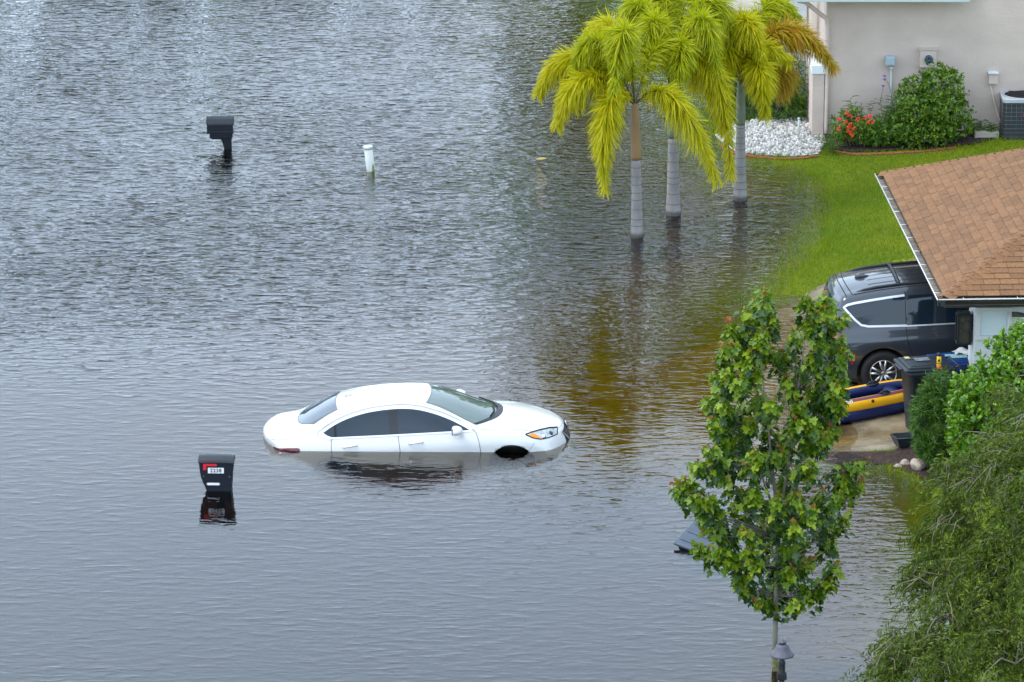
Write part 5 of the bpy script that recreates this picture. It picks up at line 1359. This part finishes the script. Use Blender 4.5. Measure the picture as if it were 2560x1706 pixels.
trunk_pts=[Vector((0,0,-.8)),Vector((0,0,0)),Vector((-.01,0,.5)),Vector((-.005,0,zt)),Vector((.0,0,zt+.5)),Vector((.02,0,zt+1.1)),aty(1928,1160,MY)-mo]
m_mtrunk=M('maple_bark',(.21,.20,.15),rough=.9,var=.28,vs=9,bump=.004,bs=50,aniso=(1,1,.4)); m_moss=M('mossy_bark',(.16,.15,.06),rough=1,var=.5,vs=22,bump=.008,bs=50)
mb=MB().use(m_mtrunk,True); mb.tube(trunk_pts,[.045,.043,.037,.034,.03,.026,.02],12)
mb.use(m_moss,True).tube([Vector((0,0,-.1)),Vector((0,0,.02)),Vector((-.003,0,.12)),Vector((-.006,0,.25)),Vector((-.01,0,.36))],[.049,.048,.047,.044,.038],12); mb.build('trunk',None,mt)
mb=MB().use(m_twig,True)
fork=[Vector((.0,0,zt+.05)),Vector((.01,0,zt+.45)),Vector((.02,0,zt+.9)),trunk_pts[-1]]
lead=[(aty(1900,880,MY-.1)-mo),(aty(2015,830,MY+.1)-mo),(aty(1830,960,MY)-mo),(aty(2050,1010,MY+.1)-mo)]
for q,w0 in zip(lead,(.018,.018,.014,.014)):
    mb.tube([trunk_pts[-2],trunk_pts[-2].lerp(q,.35)+Vector((0,0,-.05)),q],[.022,w0,.006],7)
bones=fork+[trunk_pts[-2].lerp(q,u) for q in lead for u in (.4,.7,1)]
shoots=[]
for tp in tips:
    c=[b for b in bones if b.z<tp.z-.12]
    s=min(c,key=lambda b:(b-tp).length+.5*max(0,b.z-tp.z+.5)) if c else fork[0]
    mid=s.lerp(tp,.55)+Vector(((tp.x-s.x)*.18,(tp.y-s.y)*.18,-.06))
    mb.tube([s,mid,tp],[.010,.007,.003],5); shoots.append((s,mid,tp))
mb.build('branches',None,mt)
B=[];D=[];S=[];LL=[];K=[]
for s,mid,tp in shoots:
    ax=(tp-mid).normalized(); high=tp.z
    n=r.randint(76,98)
    for i in range(n):
        u=r.random()**.8
        back=.40*(1-u)
        q=tp-ax*back*1.05+Vector((r.gauss(0,1),r.gauss(0,1),r.gauss(0,1)))*(.024+.052*(1-u))
        out=Vector((q.x-tp.x+ax.x*back,q.y-tp.y+ax.y*back,0))
        if out.length<.01: out=Vector((r.gauss(0,1),r.gauss(0,1),0))
        out.normalize()
        d=(out*.7+Vector((r.gauss(0,.35),r.gauss(0,.35),-.62+r.gauss(0,.25)))).normalized()
        if u>.93: d=(ax*.6+Vector((r.gauss(0,.4),r.gauss(0,.4),.1))).normalized()
        sd_=d.cross(Vector((r.gauss(0,.5),r.gauss(0,.5),1))).normalized()
        B.append(q);D.append(d);S.append(sd_); L0=r.uniform(.062,.122)*(.6 if u>.9 else 1)
        LL.append(L0); z=r.random()
        if u>.96: ax=ax
        K.append(3 if (u>.972 and z<.8) else (2 if u>.86 and z<.30 else (0 if u>.46 else (1 if z<.8 else 0))))  # dark leaves go deep in each shoot to shade the crown interior
B,D,S,LL,K=A3(B),A3(D),A3(S),np.array(LL),np.array(K)
bl=[]
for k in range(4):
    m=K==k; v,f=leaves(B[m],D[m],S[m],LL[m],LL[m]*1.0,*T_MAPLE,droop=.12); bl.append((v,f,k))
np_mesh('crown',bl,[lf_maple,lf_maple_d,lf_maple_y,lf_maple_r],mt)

# generic leafy volume from blobs --------------------------------------------
def blob_points(blobs,n,r,shell=.55):
    """points through the outer part of ellipsoids: (centre, radii)"""
    vol=np.array([b[1][0]*b[1][1]*b[1][2] for b in blobs])**(2/3); pk=r.choice(len(blobs),n,p=vol/vol.sum())
    dv=rdir(n,r); rad=r.uniform(shell**3,1,n)**(1/3)
    C=np.array([tuple(b[0]) for b in blobs]); Rr=np.array([b[1] for b in blobs])
    lump=1+.10*np.sin(dv[:,0]*6+pk)+.08*np.sin(dv[:,2]*8+pk*2)+.08*np.sin(dv[:,1]*7)
    return C[pk]+dv*Rr[pk]*rad[:,None]*lump[:,None], unit(dv/Rr[pk]), rad
def blob_px(L):
    out=[]
    for px,py,Y,rx,ry,rz in L: out.append((aty(px,py,Y),(rx,ry,rz)))
    return out
def clump_leaves(blobs,nclump,per,Lr,wr,tmpl,mats,seed,spread,upb=.3,droop=.1,shell=.6,outw=.8,wjit=.5,zmin=None):
    r=np.random.default_rng(seed); P,Nn,rad=blob_points(blobs,nclump,r,shell)
    ax=unit(Nn*outw+np.array([0,0,upb])+r.normal(size=P.shape)*.35)
    P=np.repeat(P,per,0); A=np.repeat(ax,per,0); n=len(P)
    t=r.uniform(-1,0,n)[:,None]*spread; rv=rdir(n,r); rv=unit(rv-A*(rv*A).sum(1,keepdims=True))
    base=P+A*t
    D=unit(A*r.uniform(.2,.9,n)[:,None]+rv*.8)
    S=unit(np.cross(D,A+r.normal(size=A.shape)*wjit))
    L=r.uniform(*Lr,n); W=L*r.uniform(*wr,n)
    if zmin is not None:
        k=base[:,2]>zmin; base,D,S,L,W=base[k],D[k],S[k],L[k],W[k]; n=len(base)
    mi=r.integers(0,len(mats),n); bl=[]
    for k in range(len(mats)):
        m=mi==k; v,f=leaves(base[m],D[m],S[m],L[m],W[m],*tmpl,droop=droop); bl.append((v,f,k))
    return bl
def bush(name,label,cat,blobs,stem_to,nclump,per,Lr,wr,tmpl,mats,seed,spread,group=None,**kw):
    bs=blob_px(blobs); c=sum((b[0] for b in bs),Vector())/len(bs)
    g=gz(c.x,c.y); t=empty(name,(c.x,c.y,g),(0,0,0),label,cat,group); o=np.array((c.x,c.y,g))
    bs=[(Vector(tuple(np.array(tuple(b[0]))-o)),b[1]) for b in bs]
    np_mesh('foliage',clump_leaves(bs,nclump,per,Lr,wr,tmpl,mats,seed,spread,zmin=.02,**kw),mats,t)
    mb=MB().use(m_bark,True); r=random.Random(seed)
    for b in bs:
        for k in range(5):
            q=b[0]+Vector((r.uniform(-.6,.6)*b[1][0],r.uniform(-.6,.6)*b[1][1],r.uniform(-.1,.6)*b[1][2])); s=Vector((b[0].x*.4+r.uniform(-.08,.08),b[0].y*.4+r.uniform(-.08,.08),-.05))
            mb.tube([s,s.lerp(q,.5)+Vector((0,0,.08)),q],[.02,.013,.005],5)
    mb.build('stems',None,t); return t
# far flower bed
Yb=93.6
bush('round_shrub','large round clipped green shrub below the electric meter','shrub',[(2332,262,Yb,.74,.70,.70),(2290,300,Yb-.1,.5,.5,.5),(2370,300,Yb-.05,.48,.5,.5),(2345,215,Yb+.1,.5,.5,.42),(2310,330,Yb-.2,.55,.5,.28)],None,1500,8,(.055,.09),(.42,.55),T_LANCE,[lf_hib],21,.09,shell=.72)
bush('red_flower_bush','low dark green bush covered in red flower clusters','bush',[(2128,315,Yb,.42,.4,.34),(2165,325,Yb-.05,.36,.35,.26),(2105,330,Yb-.05,.22,.3,.2)],None,420,8,(.05,.08),(.35,.45),T_LANCE,[lf_hib],22,.08)
fb=bpy.data.objects['red_flower_bush']; r=random.Random(5); mb=MB().use(m_flower,True)
for px,py in ((2125,292),(2117,283),(2123,318),(2128,333),(2120,329),(2136,323),(2163,296),(2175,292),(2172,307),(2180,305),(2098,300),(2145,299),(2097,322),(2113,305),(2126,313),(2130,340)):
    mb=MB().use(m_flower,True); c=aty(px,py,Yb-.42)-fb.location
    for i in range(12):
        d=Vector((r.gauss(0,1),r.gauss(0,1),r.gauss(0,1)+.5)).normalized(); mb.box(c+d*.035,(.022,.022,.014),(r.random()*3,r.random()*3,0))
    mb.build('flower_cluster',None,fb)
bush('low_shrub','low leafy shrub between the red flowers and the round shrub','shrub',[(2215,325,Yb-.1,.42,.4,.30),(2255,335,Yb-.15,.35,.35,.26),(2190,340,Yb-.2,.3,.3,.2)],None,520,8,(.06,.10),(.22,.32),T_LANCE,[lf_hib,lf_weed],23,.09)
def grassy(name,label,spots,n,h,mat,seed,flowers=None):
    c=Vector(spots[0]); t=empty(name,(c.x,c.y,gz(c.x,c.y)),(0,0,0),label,'plant'); r=random.Random(seed); B=[];D=[];S=[];LL=[]
    mb=MB().use(m_greentwig,True); tops=[]
    for s in spots:
        s=Vector(s)-c
        for k in range(n):
            top=Vector((s.x+r.gauss(0,.13),s.y+r.gauss(0,.08),h*r.uniform(.7,1.1))); b=Vector((s.x+r.gauss(0,.05),s.y+r.gauss(0,.04),0)); mb.tube([b,b.lerp(top,.5)+Vector((0,0,.05)),top],[.006,.005,.003],4); tops.append(top)
            for i in range(13):
                u=.25+.75*i/12; q=b.lerp(top,u); a=r.random()*6.28; B.append(q); D.append(Vector((math.cos(a),math.sin(a),.55))); S.append(Vector((-math.sin(a),math.cos(a),0))); LL.append(r.uniform(.13,.22))
    mb.build('stems',None,t)
    B,D,S,LL=A3(B),A3(D),A3(S),np.array(LL); v,f=leaves(B,D,S,LL,.018,*T_LANCE,droop=.3); np_mesh('foliage',[(v,f,0)],[mat],t)
    if flowers:
        for px,py in flowers:
            mb=MB().use(m_purple,True); q=aty(px,py,c.y)-t.location; mb.lathe([(.004,-.03),(.012,-.01),(.045,.01),(.02,.012)],8,Matrix.Translation(q))
            b=min(tops,key=lambda z:(z-q).length); mb.use(m_greentwig,True).tube([b-Vector((0,0,.1)),b.lerp(q,.5)+Vector((.02,0,.03)),q],.004,4); mb.build('flower',None,t)
    return t
g=lambda px,py: at(px,py,.22)
grassy('purple_flower_plant','thin leaved plant with purple flowers beside the white conduit',[g(2232,352),g(2250,356),g(2222,355)],8,.85,lf_weed,31,[(2211,190),(2211,199),(2208,215),(2245,258),(2236,270)])
grassy('reed_plant','tall thin leaved weed rising behind the red flowers',[g(2118,345),g(2135,348),g(2152,350)],6,.80,lf_weed,32)
grassy('small_weed','small weedy tuft beside the black drain pipe',[g(2440,345),g(2455,345),g(2478,346)],4,.30,lf_weed,33)
grassy('sprout','small green sprout at the foot of the white wing wall',[g(2066,362),g(2070,370)],4,.30,lf_weed,34)
grassy('yellow_weed','small bright yellow weed behind the minivan roof',[at(2262,676,.2)],6,.20,lf_yellow,35)
# dark hedge of podocarpus behind the palms
hb=[]
for i,px in enumerate(range(1815,1995,22)): hb.append((px,262-(8 if i%2 else 0),96.6-.12*i,.30,.42,.78)); hb.append((px,215,96.7-.12*i,.28,.38,.55)); 
hb.append((1978,180,95.9,.22,.3,.6)); hb.append((1962,150,96.4,.22,.3,.5)); hb.append((1975,290,95.6,.25,.3,.4))
bush('dark_hedge','tall dark green hedge behind the palms and white stones','hedge',hb,None,1500,12,(.08,.13),(.10,.14),T_NEEDLE,[lf_pod,lf_pod,lf_pod_l],41,.10,shell=.8)
# shrubs in front of the garage
bush('podocarpus_shrub','dark fine needled shrub standing beside the dark wheeled bin','shrub',[(2328,1035,72.9,.30,.32,.50),(2345,975,73.0,.25,.3,.36),(2330,1110,72.7,.30,.3,.30),(2365,1080,72.7,.3,.3,.45),(2312,1070,72.8,.22,.26,.4),(2385,1010,72.9,.25,.3,.4)],None,1250,14,(.075,.12),(.10,.15),T_NEEDLE,[lf_pod,lf_pod,lf_pod_l],42,.10,shell=.8,upb=.5)
bush('glossy_shrub','bright green glossy round leaved shrub against the garage wall','shrub',[(2455,960,72.3,.33,.4,.34),(2510,895,72.6,.36,.4,.32),(2560,860,72.8,.45,.4,.40),(2415,1000,72.1,.32,.36,.42),(2405,1080,71.9,.28,.33,.40),(2470,1010,72,.4,.4,.5),(2440,1110,71.8,.35,.35,.35),(2530,960,72.2,.5,.4,.5),(2600,900,72.5,.5,.4,.6)],None,820,9,(.075,.115),(.48,.60),T_OVAL,[lf_clusia],43,.14,shell=.75,upb=.6,wjit=.9)
mbx_=MB()
# weeping bottlebrush at the lower right
wb=blob_px([(2590,985,64.0,.30,.5,.5),(2585,1120,63.4,.48,.7,.5),(2515,1135,63.2,.32,.5,.32),(2450,1225,62.6,.48,.7,.42),(2520,1280,62.3,.7,.8,.7),(2430,1330,62.2,.40,.6,.45),(2440,1440,61.8,.65,.8,.5),(2540,1480,61.4,.7,.8,.7),(2365,1440,61.8,.38,.5,.35),(2360,1560,61.1,.5,.6,.40),(2290,1630,60.8,.42,.5,.32),(2420,1640,60.6,.7,.7,.5),(2540,1660,60.4,.7,.7,.6),(2330,1700,60.3,.6,.6,.4),(2285,1600,61.0,.2,.3,.16),(2350,1480,61.6,.2,.3,.3),(2365,1330,62.2,.2,.3,.3),(2270,1690,60.5,.36,.4,.22),(2215,1690,60.6,.22,.3,.16),(2375,1205,62.8,.22,.4,.16),(2600,1250,61.8,.6,.8,1.0)])
base=Vector((6.9,61.6,0)); bt=empty('weeping_tree',(base.x,base.y,-.1),(0,0,0),'weeping narrow leaved tree with pale twigs overhanging the water','tree')
bo=Vector((base.x,base.y,-.1)); wb=[(b[0]-bo,b[1]) for b in wb]
r=np.random.default_rng(51); rp=random.Random(51)
P0,N0,rad=blob_points(wb,380,r,.60); P=[];Nn=[]
for p_,n_ in zip(P0,N0):
    for k in range(10): P.append(p_+np.array([rp.gauss(0,.075),rp.gauss(0,.075),rp.gauss(0,.10)])); Nn.append(n_)
mb=MB().use(m_twig,True); B=[];D=[];LL=[]
cents=[b[0] for b in wb]
for p,nn in zip(P,Nn):
    out=Vector((nn[0],nn[1],0)); out=out.normalized() if out.length>.1 else Vector((rp.gauss(0,1),rp.gauss(0,1),0)).normalized()
    L_=rp.uniform(.24,.50); q0=Vector(p); d0=(out*.8+Vector((rp.gauss(0,.25),rp.gauss(0,.25),.35))).normalized()
    pts=[q0]; d=d0.copy()
    for i in range(5):
        d=(d+Vector((0,0,-.34))).normalized(); pts.append(pts[-1]+d*L_/5)
    if rp.random()<.14: mb.tube(pts,[.0045,.004,.0035,.003,.0022,.0015],3,False)
    for i in range(27):
        u=rp.random()*5*.999; k=int(u); q=pts[k].lerp(pts[k+1],u-k); t_=(pts[k+1]-pts[k]).normalized()
        rv=Vector((rp.gauss(0,1),rp.gauss(0,1),rp.gauss(0,1))); rv=(rv-t_*rv.dot(t_)).normalized()
        B.append(q); D.append((t_*.75+rv*.75).normalized()); LL.append(rp.uniform(.05,.09))
B,D,LL=A3(B),A3(D),np.array(LL); S=unit(np.cross(D,rdir(len(B),r)))
v,f=leaves(B,D,S,LL,LL*.21,*T_NEEDLE,droop=.15); np_mesh('foliage',[(v,f,0)],[lf_bottle],bt)
# bare pale branches showing through
trunk=[Vector((.0,0,-.5)),Vector((.05,.1,1.0)),Vector((.0,.7,2.0)),Vector((.1,1.6,3.0))]
mb.tube(trunk,[.10,.08,.06,.04],10)
for c in cents:
    s=min(trunk[1:],key=lambda t:(t-c).length); mid=s.lerp(c,.5)+Vector((0,0,.18))
    mb.tube([s,mid,c+Vector((0,0,.1))],[.026,.016,.007],6)
    for k in range(3):
        q=c+Vector((rp.gauss(0,.4),-abs(rp.gauss(0,.45)),rp.uniform(-.1,.45)));m2=c.lerp(q,.5)+Vector((0,0,.14)); mb.tube([c,m2,q,q+(q-m2)*.4+Vector((0,0,-.14))],[.012,.008,.005,.002],4,False)
for (px,py) in ((2450,1170),(2490,1200),(2400,1200),(2520,1270),(2540,1310),(2420,1480),(2480,1530),(2440,1560),(2530,1600),(2350,1290),(2540,1040)):
    a=aty(px+50,py-8,62.3)-bo; 
    for k in range(3):
        q=aty(px+5+rp.uniform(-45,35),py+rp.uniform(0,50),61.3+rp.uniform(-.2,.3))-bo; m2=a.lerp(q,.45)+Vector((0,0,.06)); mb.tube([a,m2+Vector((rp.gauss(0,.05),0,rp.gauss(0,.04))),q],[.008,.005,.002],5,False)
mb.build('branches',None,bt)

# grass ------------------------------------------------------------------------
r=np.random.default_rng(61)
def scatter(x0,x1,y0,y1,n):
    return r.uniform(x0,x1,n),r.uniform(y0,y1,n)
gx_,gy_=scatter(3.0,15,72,97.5,330000)
d=sdist(gx_,gy_)
pool=r.uniform(0,1,len(d))
noise_=.35*np.sin(gx_*1.9+gy_*.7)+.3*np.sin(gx_*4.1-gy_*2.3)
keep=(d+noise_*.9>-.8)&(pool<np.clip((d+noise_*.5+1.1)/1.6,.06,1))
for P in (dv,gb,mbed,mlow):
    P_=np.array(P); ins=np.zeros(len(gx_),bool)
    for i in range(len(P_)):
        a=P_[i];b=P_[(i+1)%len(P_)]; c=(a[1]>gy_)!=(b[1]>gy_)
        with np.errstate(divide='ignore',invalid='ignore'): xi=a[0]+(gy_-a[1])*(b[0]-a[0])/(b[1]-a[1])
        ins^=c&(gx_<xi)
    keep&=~ins
# not under the houses
lx=(gx_-E0.x)*math.cos(yaw)+(gy_-E0.y)*math.sin(yaw); ly=-(gx_-E0.x)*math.sin(yaw)+(gy_-E0.y)*math.cos(yaw)
keep&=~((lx>.6)&(ly>.5)&(ly<7.5)); keep&=~((gy_>94.3)&(gx_>xl-.2))
vis=(gx_/np.hypot(gx_,gy_)<.112)
keep&=vis
gx_,gy_=gx_[keep],gy_[keep]; n=len(gx_); gzv=gheight(gx_,gy_)
base_=np.stack([gx_,gy_,gzv-.01],1); lean=r.normal(size=(n,3))*.45; lean[:,2]=1
side=unit(np.cross(lean,r.normal(size=(n,3)))); hh=r.uniform(.06,.12,n)*np.where(sdist(gx_,gy_)<.2,1.5,1)
v,f=leaves(base_,lean,side,hh,.011,[(0,-.5,0),(0,.5,0),(1,.05,0),(1,-.05,0)],[(0,1,2,3)],droop=r.uniform(.0,.4,n))
o=np_mesh('grass',[(v,f,0)],[lf_grass]); tag(o,'short bright green lawn grass thinning out into the flood water','grass',kind='stuff')

# trees across the flooded street, beyond the frame: they are what the far water mirrors
r=np.random.default_rng(71); rp=random.Random(71); tb=[]
for i in range(40):
    x=-62+i*1.8+rp.uniform(-1,1); hgt_=rp.choice((5,5.5,6,6.5,4.5)); hgt_=.8 if x>-2.6 else hgt_; y=150+rp.uniform(-3,5)
    tb.append((Vector((x,y,hgt_*.55)),(rp.uniform(2.2,3.0),2,hgt_*.45))); tb.append((Vector((x+rp.uniform(-1,1),y,hgt_*.32)),(rp.uniform(1.8,2.6),2,hgt_*.32)))
for i in range(16):
    x=.6+i*.8+rp.uniform(-.3,.3); hgt_=rp.choice((8.5,10,11.5,9.5)) if x<6.8 else rp.choice((13.5,15,16)); y=114+rp.uniform(0,6)
    tb.append((Vector((x,y,hgt_*.58)),(rp.uniform(1.0,1.6),1.4,hgt_*.42))); tb.append((Vector((x+.4,y+.5,hgt_*.36)),(1.2,1.2,hgt_*.26)))
o=np_mesh('far_trees',clump_leaves(tb,5200,5,(.5,.9),(.5,.7),T_LANCE,[lf_hib,lf_pod],72,.6),[lf_hib,lf_pod]); tag(o,'distant row of dark trees across the flooded street','trees',kind='stuff')
